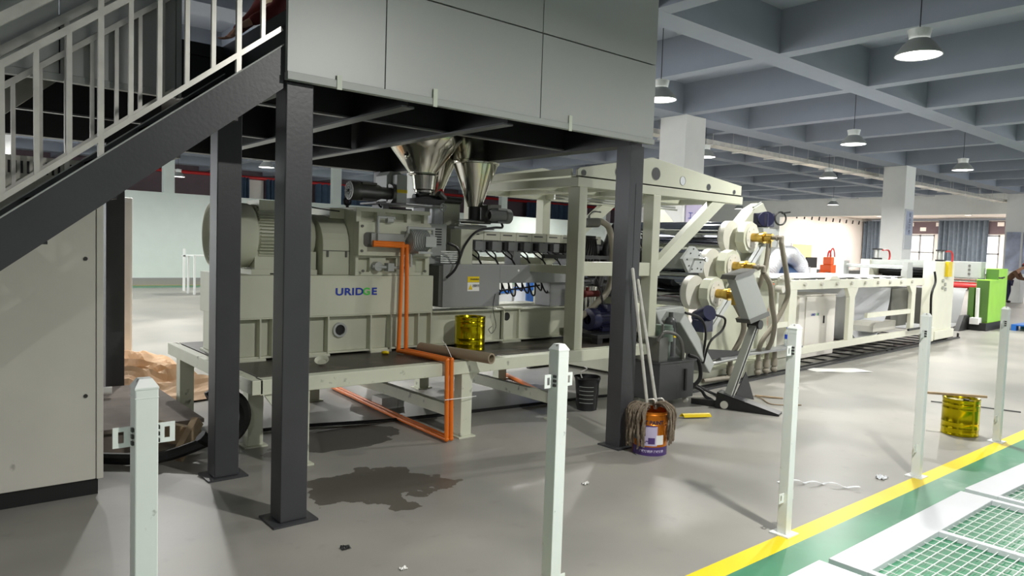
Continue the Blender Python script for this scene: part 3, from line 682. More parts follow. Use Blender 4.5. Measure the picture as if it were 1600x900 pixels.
b = MB(); b.box(2.985, GY-.09, 1.58, 3.03, GY-.05, 1.685); b.box(3.03, GY-.12, 1.60, 3.3, GY-.05, 1.685); b.build('oil_block', 'alu', g_, bevel=.006)
b = MB(); b.pipe([(3.05, GY-.08, 1.68), (3.05, GY-.08, 1.82), (3.2, GY-.08, 1.82), (3.22, GY-.05, 1.82)], .013); b.cyl((3.13, GY-.08, 1.80), (3.19, GY-.08, 1.80), .025)
b.build('oil_pipe', 'ltgrey', g_)
b = MB(); b.pipe([(3.3, GY-.1, 1.64), (3.3, GY-.16, 1.70), (3.3, GY-.16, 1.74), (3.56, GY-.16, 1.74), (3.56, GY-.16, 1.62)], .014)
b.pipe([(3.4, GY-.12, 1.52), (3.36, GY-.12, 1.50), (3.36, GY-.12, 1.40)], .012); b.pipe([(3.02, GY-.05, 1.40), (3.2, GY-.08, 1.39), (3.36, GY-.08, 1.39)], .014)
b.cyl((3.07, GY, 1.40), (3.07, GY-.07, 1.40), .04); b.box(3.14, GY-.11, 1.36, 3.2, GY-.04, 1.43); b.build('oil_pipe', 'ltgrey', g_)
b = MB(); b.cyl((3.32, GY-.14, 1.63), (3.5, GY-.14, 1.63), .085, n=24); b.cyl((3.5, GY-.14, 1.63), (3.54, GY-.14, 1.63), .07, n=24)
for i in range(10): b.cyl((3.325+.017*i, GY-.14, 1.63), (3.331+.017*i, GY-.14, 1.63), .102, n=24)
b.box(3.42, GY-.26, 1.58, 3.53, GY-.2, 1.67); b.box(3.36, GY-.24, 1.52, 3.5, GY-.05, 1.54); b.build('oil_pump_motor', 'ltgrey', g_)
# barrel: louvred covers, posts, heated barrel blocks, terminal trough
b = MB(); b.box(3.70, 5.72, 1.42, 3.92, 6.2, 1.80); b.box(3.93, 5.75, 1.42, 4.1, 6.1, 1.52); b.build('lantern_housing', 'ltgrey', T, bevel=.004)
b = MB()
for i in range(7): b.box(3.73, 5.712, 1.6+.024*i, 3.86, 5.722, 1.61+.024*i)
b.build('louvre', 'black', T)
b = MB()
for i in range(6): b.box(3.78, 5.60, 1.435+.02*i, 3.97, 5.605, 1.447+.02*i)
b.build('louvre', 'white', T)
b = MB(); b.box(4.02, 5.62, 1.425, 4.16, 5.8, 1.76); b.prism([(4.16, 1.76), (4.26, 1.76), (4.16, 1.66)], 'y', 5.64, 5.7); b.build('barrel_post', 'cream', T, bevel=.003)
for i in range(9):
    x = 4.19+.213*i
    b = MB(); b.box(x, 5.76, 1.665, x+.207, 6.2, 1.755); h = b.build('barrel_cover', 'ivory', T, bevel=.003)
    b = MB(); b.box(x+.03, 5.757, 1.715, x+.15, 5.761, 1.728); b.build('cover_slot', 'castgrey', h)
    b = MB(); b.box(x+.004, 5.80, 1.55, x+.203, 6.18, 1.665); b.box(x, 5.78, 1.542, x+.07, 5.83, 1.552); b.box(x+.12, 5.775, 1.562, x+.2, 5.83, 1.655); b.build('barrel_block', 'grey', T)
    b = MB(); b.cyl((x+.085, 5.79, 1.57), (x+.085, 5.79, 1.65), .035, n=12); b.build('blower', 'black', T)
    b = MB()
    for dx, w in ((.05, .03), (.13, -.05)):
        b.tube([(x+dx, 5.8, 1.56), (x+dx+.005, 5.74, 1.52), (x+dx+w, 5.66, 1.47), (x+dx+w, 5.6, 1.41)], .008, 6)
    b.build('heater_cable', 'black', T)
for x in (4.75, 5.55):
    b = MB(); b.box(x, 5.7, 1.425, x+.09, 5.85, 1.56); b.build('barrel_support', 'grey', T)
b = MB(); b.box(3.78, YF, 1.02, 4.455, 5.86, 1.425); b.box(4.455, YF, 1.245, 5.45, 5.86, 1.425); b.box(5.2, 5.62, .99, 5.45, 5.86, 1.245); b.build('terminal_trough', 'grey', T, bevel=.004)
b = MB(); b.box(3.745, YF+.02, 1.03, 3.78, 5.84, 1.41); b.build('trough_end', 'castgrey', T)
b = MB(); b.box(4.06, YF-.002, 1.285-.03, 4.2, YF, 1.31); b.build('sticker_band', 'yellow', T)
b = MB(); b.box(4.06, YF-.002, 1.17, 4.2, YF, 1.252); st = b.build('sticker', 'paper', T)
b = MB(); b.prism([(4.07, 1.185), (4.12, 1.185), (4.095, 1.235)], 'y', YF-.004, YF-.0025); b.build('warning_triangle', 'yellow', st)
text('lettering', '注意安全', .028, (4.16, YF-.004, 1.22), 'ink', st, wscale=.75)
text('lettering', 'WARNING', .022, (4.145, YF-.004, 1.283), 'ink', st)
b = MB(); b.cyl((4.69, YF-.004, 1.37), (4.69, YF, 1.37), .012, n=10); b.build('lock', 'paper', T)
b = MB()
for i in range(8):
    x = 4.5+.09*i
    b.tube([(x, 5.7, 1.25), (x+.02, 5.65, 1.18-.03*(i % 3)), (x+.07, 5.66, 1.16-.02*(i % 3)), (x+.1, 5.7, 1.25)], .009, 6)
b.tube([(4.45, 5.54, 1.13), (4.5, 5.56, 1.17), (4.8, 5.66, 1.18), (5.1, 5.68, 1.21)], .008, 6)
b.build('hanging_cable', 'black', T)
b = MB(); b.tube([(4.4, YF-.004, 1.14), (4.38, YF-.004, 1.05), (4.38, YF-.012, .95), (4.42, YF-.005, .82), (4.37, YF-.005, .75), (4.33, YF-.005, .79), (4.37, YF-.005, .82)], .003, 5); b.build('loose_wire', 'darkmetal', T)

# orange pipes
for j, dx in enumerate((0, .045)):
    T2 = MB(); y = 5.42; T2.pipe([(2.97, y+.0, 1.605-.02*j), (3.26+dx, y, 1.60-.02*j), (3.26+dx-.03*(1-j), y-.02, .675), (3.30+dx, 4.76, .675), (3.31+dx, 4.75, .03), (3.35+dx, 5.6, .03), (3.47+dx, 7.2, .03)], .0185, 10)
    tag(T2.build('orange_pipe', 'orange'), 'left of the two bent orange pipes from the gearbox down to the floor' if j == 0 else 'right of the two bent orange pipes from the gearbox down to the floor', 'pipe', 'orange water pipes')
b = MB(); b.tube([(3.27, 4.73, .36), (3.33, 4.72, .362), (3.45, 4.74, .355), (3.62, 4.78, .345)], .003, 5); b.tube([(3.33, 4.74, .7), (3.35, 4.85, .78), (3.41, 5.0, .80)], .003, 5)
tag(b.build('binding_wire', 'paper'), 'thin white binding wires tied around the orange pipes', 'wire')
b = MB(); b.tube([(5.66, 6.93, .025), (5.5, 6.4, .025), (5.3, 5.85, .025), (5.2, 5.5, .025)], .024, 8)
tag(b.build('orange_pipe', 'orange'), 'short orange pipe lying on the floor beneath the right half of the stand', 'pipe')

# feeders on the extruder
def gear_motor(name, T, o, L_, r, mat, dirx=-1):
    x, y, z = o; b = MB(); s = dirx
    b.lathe([(r*.5, 0), (r*.97, .004), (r*1.0, .02), (r*1.0, .25*L_), (r*.85, .3*L_), (r*.85, .8*L_), (r*.65, .9*L_), (r*.65, L_)], (x+s*L_, y, z), (-s, 0, 0), 24)
    for k2 in (-1, 1): b.box(min(x+s*.3*L_, x+s*.7*L_), y-.06, z+k2*r*.85-.01, max(x+s*.3*L_, x+s*.7*L_), y+.06, z+k2*r*.85+.01)
    m_ = b.build(name, mat, T)
    b = MB()
    for rr_ in (.25, .5, .75): b.ring((x+s*(L_+.001), y, z), (1, 0, 0), r*rr_, .003, 20, 4)
    for i in range(12): a = math.pi*i/6; b.beam((x+s*(L_+.001), y+.2*r*math.cos(a), z+.2*r*math.sin(a)), (x+s*(L_+.001), y+.9*r*math.cos(a), z+.9*r*math.sin(a)), .003, .003, up=(1, 0, 0))
    b.build('fan_grille', 'ltgrey', m_); return m_
T = thing('screw_feeder', 'dark geared motor and grey box feeding the big steel hopper above the gearbox', 'feeder', (3.5, 5.95, 1.9))
gear_motor('drive_motor', T, (3.34, 5.9, 2.06), .36, .085, 'castgrey')
b = MB(); b.cyl((3.33, 5.9, 2.06), (3.43, 5.9, 2.06), .055, n=16); b.cyl((3.39, 5.9, 2.06), (3.42, 5.9, 2.06), .09, n=16); b.build('gear_flange', 'castgrey', T)
b = MB(); b.prism([(3.38, 1.99), (3.38, 2.23), (3.42, 2.27), (3.52, 2.27), (3.54, 2.25), (3.54, 1.99)], 'y', 5.93, 6.14) ; b.box(3.43, 5.83, 1.975, 3.54, 5.93, 2.235); b.build('gear_case', 'ltgrey', T, bevel=.004)
b = MB(); b.box(3.43, 5.826, 2.07, 3.54, 5.83, 2.10); b.build('sticker_band', 'yellow', T)
b = MB(); b.box(3.2, 5.8, 1.955, 3.95, 6.1, 1.97); b.box(3.3, 5.85, 1.9, 3.36, 6.05, 1.955); b.box(3.75, 5.85, 1.9, 3.81, 6.05, 1.955); b.build('slide_plate', 'grey', T)
b = MB(); b.ring((3.9, 5.76, 1.96), (0, 1, 0), .035, .006, 18, 6); b.cyl((3.9, 5.76, 1.96), (3.9, 5.9, 1.96), .008); b.box(3.87, 5.756, 1.957, 3.93, 5.764, 1.963); b.build('hand_wheel', 'ltgrey', T)
b = MB(); b.box(3.66, 5.88, 1.99, 4.0, 6.05, 2.04); b.cyl((3.7, 5.97, 2.05), (4.25, 5.97, 2.05), .035); b.cyl((3.72, 5.93, 2.08), (3.84, 5.93, 2.11), .03); b.cyl((3.95, 5.93, 2.1), (4.02, 5.93, 2.05), .04); b.build('feed_screw_housing', 'darkmetal', T)
b = MB(); b.tube([(3.28, 5.9, 1.98), (3.3, 5.88, 1.93), (3.45, 5.84, 1.92), (3.6, 5.84, 1.92)], .009, 6); b.build('cable', 'black', T)
T = thing('conical_hopper', 'largest polished steel conical hopper above the gearbox, leftmost of the three', 'hopper', (3.87, 5.95, 2.1), 'steel hoppers under the platform')
b = MB(); b.lathe([(.125, .0), (.135, .01), (.135, .02), (.29, .22), (.38, .34), (.38, .45)], (3.78, 5.95, 2.27), n=40); b.build('cone', 'inox', T)
b = MB(); b.lathe([(.09, 0), (.09, .02), (.105, .03), (.115, .12), (.125, .18)], (3.80, 5.95, 2.1), n=28); b.lathe([(.13, 0), (.145, .01), (.13, .02)], (3.79, 5.95, 2.26), n=28); b.build('outlet', 'inox', T)
b = MB(); b.sphere((3.55, 5.86, 2.42), .022); b.beam((3.52, 5.86, 2.43), (3.62, 5.84, 2.44), .02, .02); b.build('clamp', 'inox', T)
T = thing('conical_hopper', 'slim tilted steel hopper between the other two, partly hidden', 'hopper', (4.05, 6.2, 2.05), 'steel hoppers under the platform')
b = MB(); b.lathe([(.06, 0), (.185, .40), (.195, .41), (.195, .7)], (4.14, 6.3, 2.07), (.12, 0, 1), n=32); b.build('cone', 'inox', T)
T = thing('conical_hopper', 'right hand steel hopper with rolled rim beside the small round motor', 'hopper', (4.45, 5.95, 2.0), 'steel hoppers under the platform')
b = MB(); b.lathe([(.075, 0), (.225, .42), (.24, .425), (.245, .44), (.24, .455), (.228, .46), (.226, .7)], (4.39, 5.92, 2.0), n=40); b.build('cone', 'inox', T)
b = MB(); b.cyl((4.39, 5.92, 1.87), (4.39, 5.92, 2.01), .06, n=18); b.box(4.28, 5.86, 1.83, 4.56, 6.0, 1.87); b.build('outlet', 'darkmetal', T)
T = thing('side_feeder', 'small side feeder with round motor below the right hand hopper', 'feeder', (4.5, 5.9, 1.77))
b = MB(); b.box(4.47, 5.80, 1.84, 4.56, 5.94, 2.02); b.box(4.52, 5.82, 1.99, 4.66, 5.95, 2.03); b.build('gear_case', 'castgrey', T)
gear_motor('drive_motor', T, (4.44, 5.75, 1.915), .27, .076, 'grey', 1)
b = MB(); b.cyl((4.15, 5.86, 1.85), (4.5, 5.86, 1.85), .014); b.cyl((4.15, 5.86, 1.80), (4.5, 5.86, 1.80), .014); b.beam((4.1, 5.9, 1.78), (4.6, 5.9, 1.78), .1, .02); b.build('guide_rods', 'alu', T)
b = MB(); b.tube([(4.6, 5.74, 1.85), (4.6, 5.72, 1.80), (4.45, 5.68, 1.79), (4.2, 5.62, 1.74), (4.02, 5.56, 1.6), (3.95, 5.56, 1.45), (3.85, 5.6, 1.36)], .012, 7); b.tube([(3.72, 5.4, 1.62), (3.82, 5.4, 1.58), (3.87, 5.42, 1.5), (3.84, 5.45, 1.38), (3.78, 5.5, 1.3)], .012, 7); b.build('cable', 'black', T)
T = thing('feed_column', 'pale rounded steel column box between the hoppers behind the gearbox', 'machine housing', (4.0, 6.1, 1.42))
b = MB(); b.box(3.93, 5.98, 1.42, 4.06, 6.1, 2.02); b.build('pale_cover', 'plate', T, bevel=.02)
b = MB(); b.box(4.07, 6.0, 1.42, 4.27, 6.2, 2.08); b.build('body', 'cream', T, bevel=.004)
b = MB(); b.cyl((4.1, 6.1, 2.08), (4.1, 6.1, 2.13), .015); b.sphere((4.1, 6.1, 2.14), .028); b.build('knob', 'red', T)
# ------------------------------------------------------------------ cream support frame (canopy)
T = thing('support_frame', 'tall cream steel support frame with round holes in its gabled side rail', 'support frame', (5.5, 5.7, ZT))
GAB = [(4.795, 2.283), (7.5, 2.277), (7.5, 2.405), (5.88, 2.572), (4.83, 2.372), (4.795, 2.35)]
for y, nm in ((4.85, 'front'), (6.55, 'rear')):
    b = MB(); b.box(4.795, y, 2.192, 7.52, y+.1, 2.28); b.prism(GAB, 'y', y+.01, y+.035); b.prism([(4.795, 2.283), (7.5, 2.277), (7.5, 2.3), (4.795, 2.3)], 'y', y+.01, y+.1)
    b.build('side_rail', 'cream', T, bevel=.004)
    b = MB(); b.box(4.82, y, ZT, 4.925, y+.15, 2.192); b.build('post', 'cream', T, bevel=.004)
    b = MB(); b.box(5.9, y, ZT, 6.02, y+.13, 2.192); b.build('post', 'cream', T, bevel=.004)
    b = MB(); b.box(4.925, y+.01, 1.35, 5.9, y+.11, 1.487); b.box(6.02, y+.01, 1.35, 6.06, y+.11, 1.487); b.build('cross_rail', 'cream', T, bevel=.004)
    b = MB(); b.prism([(6.02, 1.36), (6.02, 1.50), (6.95, 2.192), (7.2, 2.192)], 'y', y+.012, y+.10); b.build('diagonal_brace', 'cream', T, bevel=.004)
for x, z, r, mm in ((4.875, 2.325, .03, 'darkmetal'), (5.36, 2.375, .05, 'darkmetal'), (5.93, 2.41, .066, 'darkmetal'), (6.38, 2.375, .048, 'plate'), (6.85, 2.345, .036, 'darkmetal'), (7.35, 2.325, .026, 'darkmetal')):
    b = MB(); b.disc((x, 4.858, z), (0, -1, 0), r, 24); h = b.build('round_hole', mm, T)
    b = MB(); b.ring((x, 4.858, z), (0, 1, 0), r, .003, 24, 4); b.build('hole_rim', 'ltgrey', h)
b = MB()
for x in (4.80, 5.35, 5.93, 6.6, 7.38): b.box(x, 4.95, 2.20, x+.1, 6.55, 2.28)
b.box(4.80, 4.95, 2.30, 4.82, 6.55, 2.365); b.box(4.83, 5.65, 2.21, 7.4, 5.73, 2.27); b.build('roof_beams', 'cream', T, bevel=.004)
b = MB(); b.box(4.84, 5.0, 1.36, 4.92, 6.55, 1.44); b.build('end_rail', 'cream', T)
b = MB()
for z in (2.13, 2.16): b.cyl((5.2, 5.6, z), (7.3, 5.6+z-2.1, z), .012, n=6)
for x in (6.2, 6.5, 6.9): b.cyl((x, 5.6, 1.75), (x, 5.6, 2.2), .01, n=6)
b.build('conduit', 'alu', T)

# die and melt pump region behind the frame
T = thing('extrusion_die', 'dark flat extrusion die with cables between the support frame and the rolls', 'extrusion die', (6.6, 5.9, 1.0))
b = MB(); b.box(6.15, 5.5, 1.25, 6.75, 5.8, 1.6); b.box(6.3, 5.7, 1.40, 7.0, 6.9, 1.62); b.prism([(6.7, 1.62), (7.1, 1.5), (7.1, 1.44), (6.7, 1.36)], 'y', 5.6, 6.95); b.box(6.2, 5.8, .8, 6.5, 6.6, 1.25); b.build('die_body', 'darkmetal', T, bevel=.01)
b = MB(); b.box(6.15, 5.55, 1.78, 6.6, 5.75, 1.84); b.build('junction_box', 'white', T)
b = MB()
for i in range(6): b.tube([(6.2+.06*i, 5.5, 1.8), (6.25+.06*i, 5.44, 1.7-.03*i), (6.3+.05*i, 5.42, 1.6), (6.24+.08*i, 5.44, 1.52), (6.32+.05*i, 5.48, 1.45)], .011, 6)
b.ring((6.3, 5.5, 2.0), (0, 1, 0), .06, .012, 16, 6); b.tube([(6.3, 5.5, 1.94), (6.35, 5.48, 1.86), (6.6, 5.45, 1.78), (6.8, 5.42, 1.7)], .01, 6); b.build('cable_bundle', 'black', T)
b = MB(); b.box(5.0, 5.5, 1.5, 6.15, 5.54, 1.54); b.cyl((5.4, 5.9, 1.62), (6.2, 5.9, 1.62), .12, n=20); b.box(5.75, 5.7, 1.5, 5.95, 6.1, 1.76); b.build('adaptor', 'darkmetal', T)
b = MB(); b.prism([(6.60, 1.535), (6.76, 1.68), (6.82, 1.675), (7.02, 1.54), (6.98, 1.38), (6.72, 1.38)], 'y', 4.98, 5.02); b.box(6.72, 5.02, 1.42, 6.9, 5.5, 1.6); DP = b.build('end_plate', 'ltgrey', T)
b = MB()
for (x, z) in ((6.68, 1.53), (6.74, 1.6), (6.72, 1.46), (6.78, 1.42), (6.93, 1.5), (6.88, 1.43), (6.95, 1.42), (6.79, 1.65), (6.9, 1.58)): b.cyl((x, 4.975, z), (x, 4.981, z), .009, n=8)
b.build('bolt_hole', 'black', DP)
b = MB(); b.cyl((6.82, 4.83, 1.535), (6.82, 4.98, 1.535), .015, n=10); b.cyl((6.82, 4.815, 1.535), (6.82, 4.83, 1.535), .028, n=12); b.build('adjust_screw', 'alu', DP)
# hoses and vacuum group standing on the stand between the frame posts
b = MB(); b.tube([(5.5, 5.3, 1.9), (5.62, 5.3, 1.9), (5.74, 5.3, 1.82), (5.8, 5.3, 1.54), (5.76, 5.3, 1.2), (5.6, 5.3, 1.05), (5.35, 5.3, .9), (5.25, 5.35, .86)], .034, 10)
tag(b.build('suction_hose', 'hose'), 'thick grey hose curving down between the support frame posts', 'hose')
b = MB(); b.tube([(6.25, 5.55, 1.9), (6.12, 5.55, 1.88), (6.0, 5.55, 1.7), (5.95, 5.55, 1.5), (5.85, 5.55, 1.2)], .05, 10)
for i in range(6): b.tube([(5.6+.05*i, 5.62, 1.42), (5.68+.04*i, 5.62, 1.6), (5.75+.03*i, 5.66, 1.72)], .012, 6)
tag(b.build('black_hose', 'black'), 'thick black hose and cables behind the dark right post', 'hose')
b = MB(); b.cyl((5.35, 5.3, 1.88), (5.55, 5.3, 1.89), .05, n=12); b.cyl((5.42, 5.3, 1.89), (5.42, 5.3, 1.96), .012); b.tube([(5.42, 5.3, 1.96), (5.46, 5.28, 2.0), (5.55, 5.26, 2.0)], .008, 6); b.cyl((5.3, 5.35, 1.75), (5.34, 5.3, 1.93), .02)
tag(b.build('ball_valve', 'castgrey'), 'dark valve on the upper end of the grey hose', 'valve')
T = thing('vacuum_tank', 'group of upright polished steel cylinders standing on the stand behind the frame', 'tank', (5.9, 5.75, ZT))
for i, (x, y, r) in enumerate(((5.68, 5.75, .05), (5.80, 5.72, .05), (5.98, 5.85, .14))):
    b = MB(); b.cyl((x, y, ZT+.003), (x, y, 1.18), r, n=24); b.cyl((x, y, 1.18), (x, y, 1.2), r*1.1, n=24); b.build('cylinder', 'inox', T)
b = MB(); b.box(5.66, 5.6, 1.2, 6.1, 5.95, 1.225); b.tube([(5.72, 5.66, 1.22), (5.72, 5.66, 1.27), (5.85, 5.66, 1.27), (5.85, 5.66, 1.22)], .008, 6); b.build('top_plate', 'darkmetal', T)
T = thing('pump_motor', 'dark navy electric pump motor on a black base between the frame posts', 'motor', (5.6, 5.25, ZT))
b = MB(); b.box(5.3, 5.0, ZT+.06, 6.0, 5.5, ZT+.10); b.box(5.32, 5.02, ZT+.003, 5.40, 5.1, ZT+.06); b.box(5.32, 5.4, ZT+.003, 5.4, 5.48, ZT+.06); b.box(5.85, 5.02, ZT+.003, 5.95, 5.1, ZT+.06); b.box(5.85, 5.4, ZT+.003, 5.95, 5.48, ZT+.06); b.build('base_frame', 'blackplastic', T, bevel=.004)
b = MB(); b.lathe([(.05, 0), (.11, .005), (.12, .03), (.12, .1), (.105, .11), (.105, .42), (.07, .46), (.03, .46), (.03, .52)], (5.4, 5.25, .875), (1, 0, 0), 28)
for i in range(20): a = math.pi*2*i/20; b.beam((5.52, 5.25+.11*math.cos(a), .875+.11*math.sin(a)), (5.8, 5.25+.11*math.cos(a), .875+.11*math.sin(a)), .004, .02, up=(0, math.cos(a), math.sin(a)))
b.box(5.55, 5.17, .75, 5.78, 5.33, .80); b.box(5.6, 5.16, .96, 5.74, 5.3, 1.03); b.build('motor_body', 'navy', T)
b = MB(); b.cyl((5.5, 5.42, 1.13), (5.72, 5.42, 1.13), .035, n=12); b.cyl((5.56, 5.42, 1.13), (5.56, 5.42, 1.2), .02); b.sphere((5.5, 5.42, 1.13), .045); b.build('valve', 'maroon', T)
b = MB(); b.tube([(5.62, 5.24, 1.03), (5.6, 5.26, 1.15), (5.56, 5.3, 1.3)], .01, 6); b.build('cable', 'black', T)

# ------------------------------------------------------------------ three roll calender (production line direction)
XF[0] = line_xf
Y0 = 5.2
T = thing('roll_calender', 'cream three roll calender stand with inclined chromed rolls and brass unions', 'calender', (8.2, Y0+.6, 0))
b = MB()
for y in (Y0+.38, Y0+2.0):
    b.prism([(7.35, .26), (9.5, .26), (9.5, 1.2), (9.42, 1.75), (9.4, 2.1), (9.05, 2.32), (8.75, 2.12), (8.6, 1.75), (8.1, 1.25), (7.7, .85)], 'y', y, y+.07)
b.box(7.1, Y0+.3, .19, 9.55, Y0+2.2, .26); b.build('side_plates', 'cream', T, bevel=.006)
b = MB(); b.box(7.0, Y0, .03, 9.6, Y0+2.3, .19); b.build('base', 'cream', T, bevel=.006)
b = MB()
for o in (0, .13): b.beam((7.62+o, Y0+.30, .55), (8.93+o, Y0+.30, 1.72), .07, .045, up=(0, 1, 0))
b.build('slide_rails', 'alu', T)
b = MB(); b.box(7.55, Y0+.22, .52, 7.75, Y0+.4, .62); b.build('slide_stop', 'cream', T, bevel=.004)
b = MB(); b.prism([(8.3, 1.98), (8.62, 2.22), (8.85, 2.31), (9.1, 2.08), (8.98, 1.74), (8.6, 1.74)], 'y', Y0+.2, Y0+.38); b.build('slide_block', 'cream', T, bevel=.006)
cs = ((7.22, 1.13), (7.575, 1.46), (7.995, 1.825))
for (x, z) in cs:
    b = MB(); b.lathe([(.0, 0), (.19, 0), (.19, 1.7), (.0, 1.7)], (x, Y0+.25, z), (0, 1, 0), 48); rl = b.build('chromed_roll', 'chrome', T)
    b = MB(); b.cyl((x+.03, Y0+.17, z), (x+.03, Y0+.25, z), .205, n=44); b.cyl((x+.03, Y0+.25, z), (x+.03, Y0+.28, z), .12, n=24); b.build('end_disc', 'cabinet', rl)
    b = MB(); dx = .18; pts = [(x+dx+.205*math.cos(R(a+18)), z+.20*math.sin(R(a+18))) for a in range(0, 360, 36)]
    b.prism(pts, 'y', Y0-.02, Y0+.10); b.build('bearing_housing', 'cream', T, bevel=.004)
    b = MB(); b.cyl((x+dx, Y0-.035, z), (x+dx, Y0-.02, z), .15, n=32)
    for i in range(6): a = math.pi*i/3+.3; b.cyl((x+dx+.112*math.cos(a), Y0-.041, z+.112*math.sin(a)), (x+dx+.112*math.cos(a), Y0-.03, z+.112*math.sin(a)), .012, n=8)
    b.build('bearing_cover', 'cabinet', T)
    b = MB(); xx = x+dx; b.cyl((xx, Y0-.12, z), (xx, Y0-.03, z), .055, n=20); b.cyl((xx, Y0-.2, z), (xx, Y0-.12, z), .075, .06, n=16); b.cyl((xx, Y0-.30, z), (xx, Y0-.2, z), .05, n=20); b.cyl((xx, Y0-.26, z), (xx, Y0-.26, z-.12), .032, n=12); b.build('rotary_union', 'brass', T)
    b = MB(); b.cyl((xx, Y0-.44, z), (xx, Y0-.3, z), .026, n=12); b.cyl((xx, Y0-.42, z), (xx, Y0-.42, z-.06), .03, n=12); b.cyl((xx, Y0-.37, z), (xx, Y0-.35, z), .038, n=8); b.build('pipe_elbow', 'hose', T)
b = MB()
HP = (((8.17, .26, 1.75), (8.15, .25, 1.5), (8.14, .2, 1.3), (8.2, .1, 1.1)),
      ((8.17, .42, 1.77), (8.30, .42, 1.5), (8.42, .40, 1.3), (8.62, .32, 1.08), (8.55, .24, .8), (8.40, .12, .5), (8.40, .08, .36)),
      ((7.76, .26, 1.38), (7.86, .26, 1.2), (8.02, .2, .9), (8.1, .15, .65), (7.92, .08, .36)),
      ((7.76, .42, 1.40), (7.95, .42, 1.25), (8.1, .38, 1.0), (8.35, .3, .75), (8.6, .15, .5), (8.62, .08, .36)),
      ((7.40, .26, 1.04), (7.5, .26, .95), (7.72, .22, .78), (7.8, .16, .6), (7.72, .08, .36)),
      ((7.40, .42, 1.08), (7.58, .42, .98), (7.72, .36, .82), (7.95, .26, .66), (7.92, .08, .38)))
for p in HP: b.tube([(q[0], Y0-q[1], q[2]) for q in p], .032, 10)
b.build('water_hoses', 'hose', T)
b = MB(); b.box(7.35, Y0-.16, .345, 9.5, Y0+.05, .37); b.build('manifold_shelf', 'grey', T)
b = MB(); b.cyl((7.15, Y0-.1, .31), (8.0, Y0-.1, .335), .03, n=12); b.build('round_bar', 'alu', T)
b = MB(); b.prism([(7.0, .50), (7.0, .28), (7.12, .28), (7.12, .36), (8.0, .36), (8.0, .4)], 'y', Y0-.14, Y0-.1); b.build('black_bracket', 'blackplastic', T)
b = MB()
for x in (7.7, 7.92, 8.4, 8.62, 8.84):
    b = MB(); b.cyl((x, Y0-.08, .10), (x, Y0-.08, .345), .03, n=12); b.cyl((x, Y0-.08, .14), (x, Y0-.08, .24), .042, n=12); b.sphere((x, Y0-.08, .09), .045)
    if x < 8: b.cyl((x-.5, Y0-.02 if x < 7.8 else Y0+.05, .09), (x, Y0-.08, .09), .028)
    b.build('manifold_pipe', 'hose', T)
b = MB(); b.cyl((8.62, Y0+.02, 2.08), (8.76, Y0+.16, 2.08), .10, n=18); b.box(8.6, Y0+.0, 1.98, 8.8, Y0+.2, 2.16); b.build('adjust_motor', 'navy', T, bevel=.01)
b = MB(); b.ring((8.88, Y0-.04, 2.1), (.5, 1, 0), .085, .012, 24, 6); b.cyl((8.88, Y0-.06, 2.17), (9.02, Y0-.1, 2.19), .012); b.build('hand_wheel', 'darkmetal', T)
b = MB(); b.box(8.55, Y0+.02, 1.86, 8.95, Y0+.22, 1.96); b.prism([(8.85, 1.96), (9.05, 1.96), (8.98, 1.72), (8.8, 1.72)], 'y', Y0+.05, Y0+.18); b.cyl((8.4, Y0+.1, 2.22), (8.6, Y0+.1, 2.3), .012); b.build('upper_bracket', 'ltgrey', T)
b = MB(); b.beam((6.4, Y0-.1, .9), (7.05, Y0-.1, .28), .14, .25, up=(0, 1, 0)); b.prism([(6.35, .95), (6.9, .98), (7.3, .5), (7.2, .26), (6.85, .26), (6.55, .62)], 'y', Y0+.1, Y0+.3); b.build('lower_arm', 'ltgrey', T, bevel=.01)
b = MB(); b.cyl((6.98, Y0-.2, .93), (7.05, Y0-.0, .85), .09, n=16); b.box(6.9, Y0-.18, .70, 7.1, Y0-.02, .84); b.build('adjust_motor', 'navy', T, bevel=.01)
b = MB(); b.tube([(6.45, Y0-.22, .95), (6.7, Y0-.26, .88), (6.82, Y0-.26, .7), (6.86, Y0-.2, .36)], .014, 7); b.tube([(7.1, Y0-.2, .9), (7.25, Y0-.24, .85), (7.2, Y0-.24, .72), (6.95, Y0-.24, .6), (6.86, Y0-.22, .36)], .014, 7); b.build('cable', 'black', T)
b = MB(); b.box(6.2, Y0+.6, 1.0, 7.0, Y0+1.9, 1.06); b.box(6.2, Y0+.6, .4, 6.3, Y0+.7, 1.0); b.box(6.55, Y0+.5, .26, 6.62, Y0+.57, .75); b.build('front_table', 'cream', T)
# small water bottle on the base
T = thing('water_bottle', 'clear water bottle with blue label standing on the calender shelf', 'bottle', (9.25, Y0+.1, .37))
b = MB(); b.lathe([(.0, 0), (.036, .002), (.038, .02), (.038, .17), (.03, .2), (.013, .225), (.013, .24)], (9.22, Y0-.06, .371), n=20); b.build('body', 'bottle', T)
b = MB(); b.lathe([(.0385, .1), (.0385, .16)], (9.22, Y0-.06, .371), n=20); b.build('label', 'bluebottle', T)
b = MB(); b.cyl((9.22, Y0-.06, .611), (9.22, Y0-.06, .63), .016, n=12); b.build('bottle_cap', 'bluebottle', T)

# floor rail under the line
T = thing('floor_rail', 'long dark steel floor rail with crossbars under the production line', 'rail', (12, Y0, 0))
b = MB(); b.box(6.4, Y0-.12, .001, 16.95, Y0-.06, .03); b.box(6.4, Y0+.0, .001, 16.9, Y0+.04, .03); b.box(6.4, Y0+2.1, .001, 16.9, Y0+2.16, .03)
for i in range(14): b.box(9.9+.5*i, Y0+.04, .001, 9.94+.5*i, Y0+2.1, .02)
b.build('rails', 'blackplastic', T)
b = MB()
for x in (12.9, 13.15, 15.3, 16.9): b.cyl((x, Y0-.09, .03), (x, Y0-.09, .05 if x < 16 else .11), .022, n=8)
b.build('bolt', 'darkmetal', T)

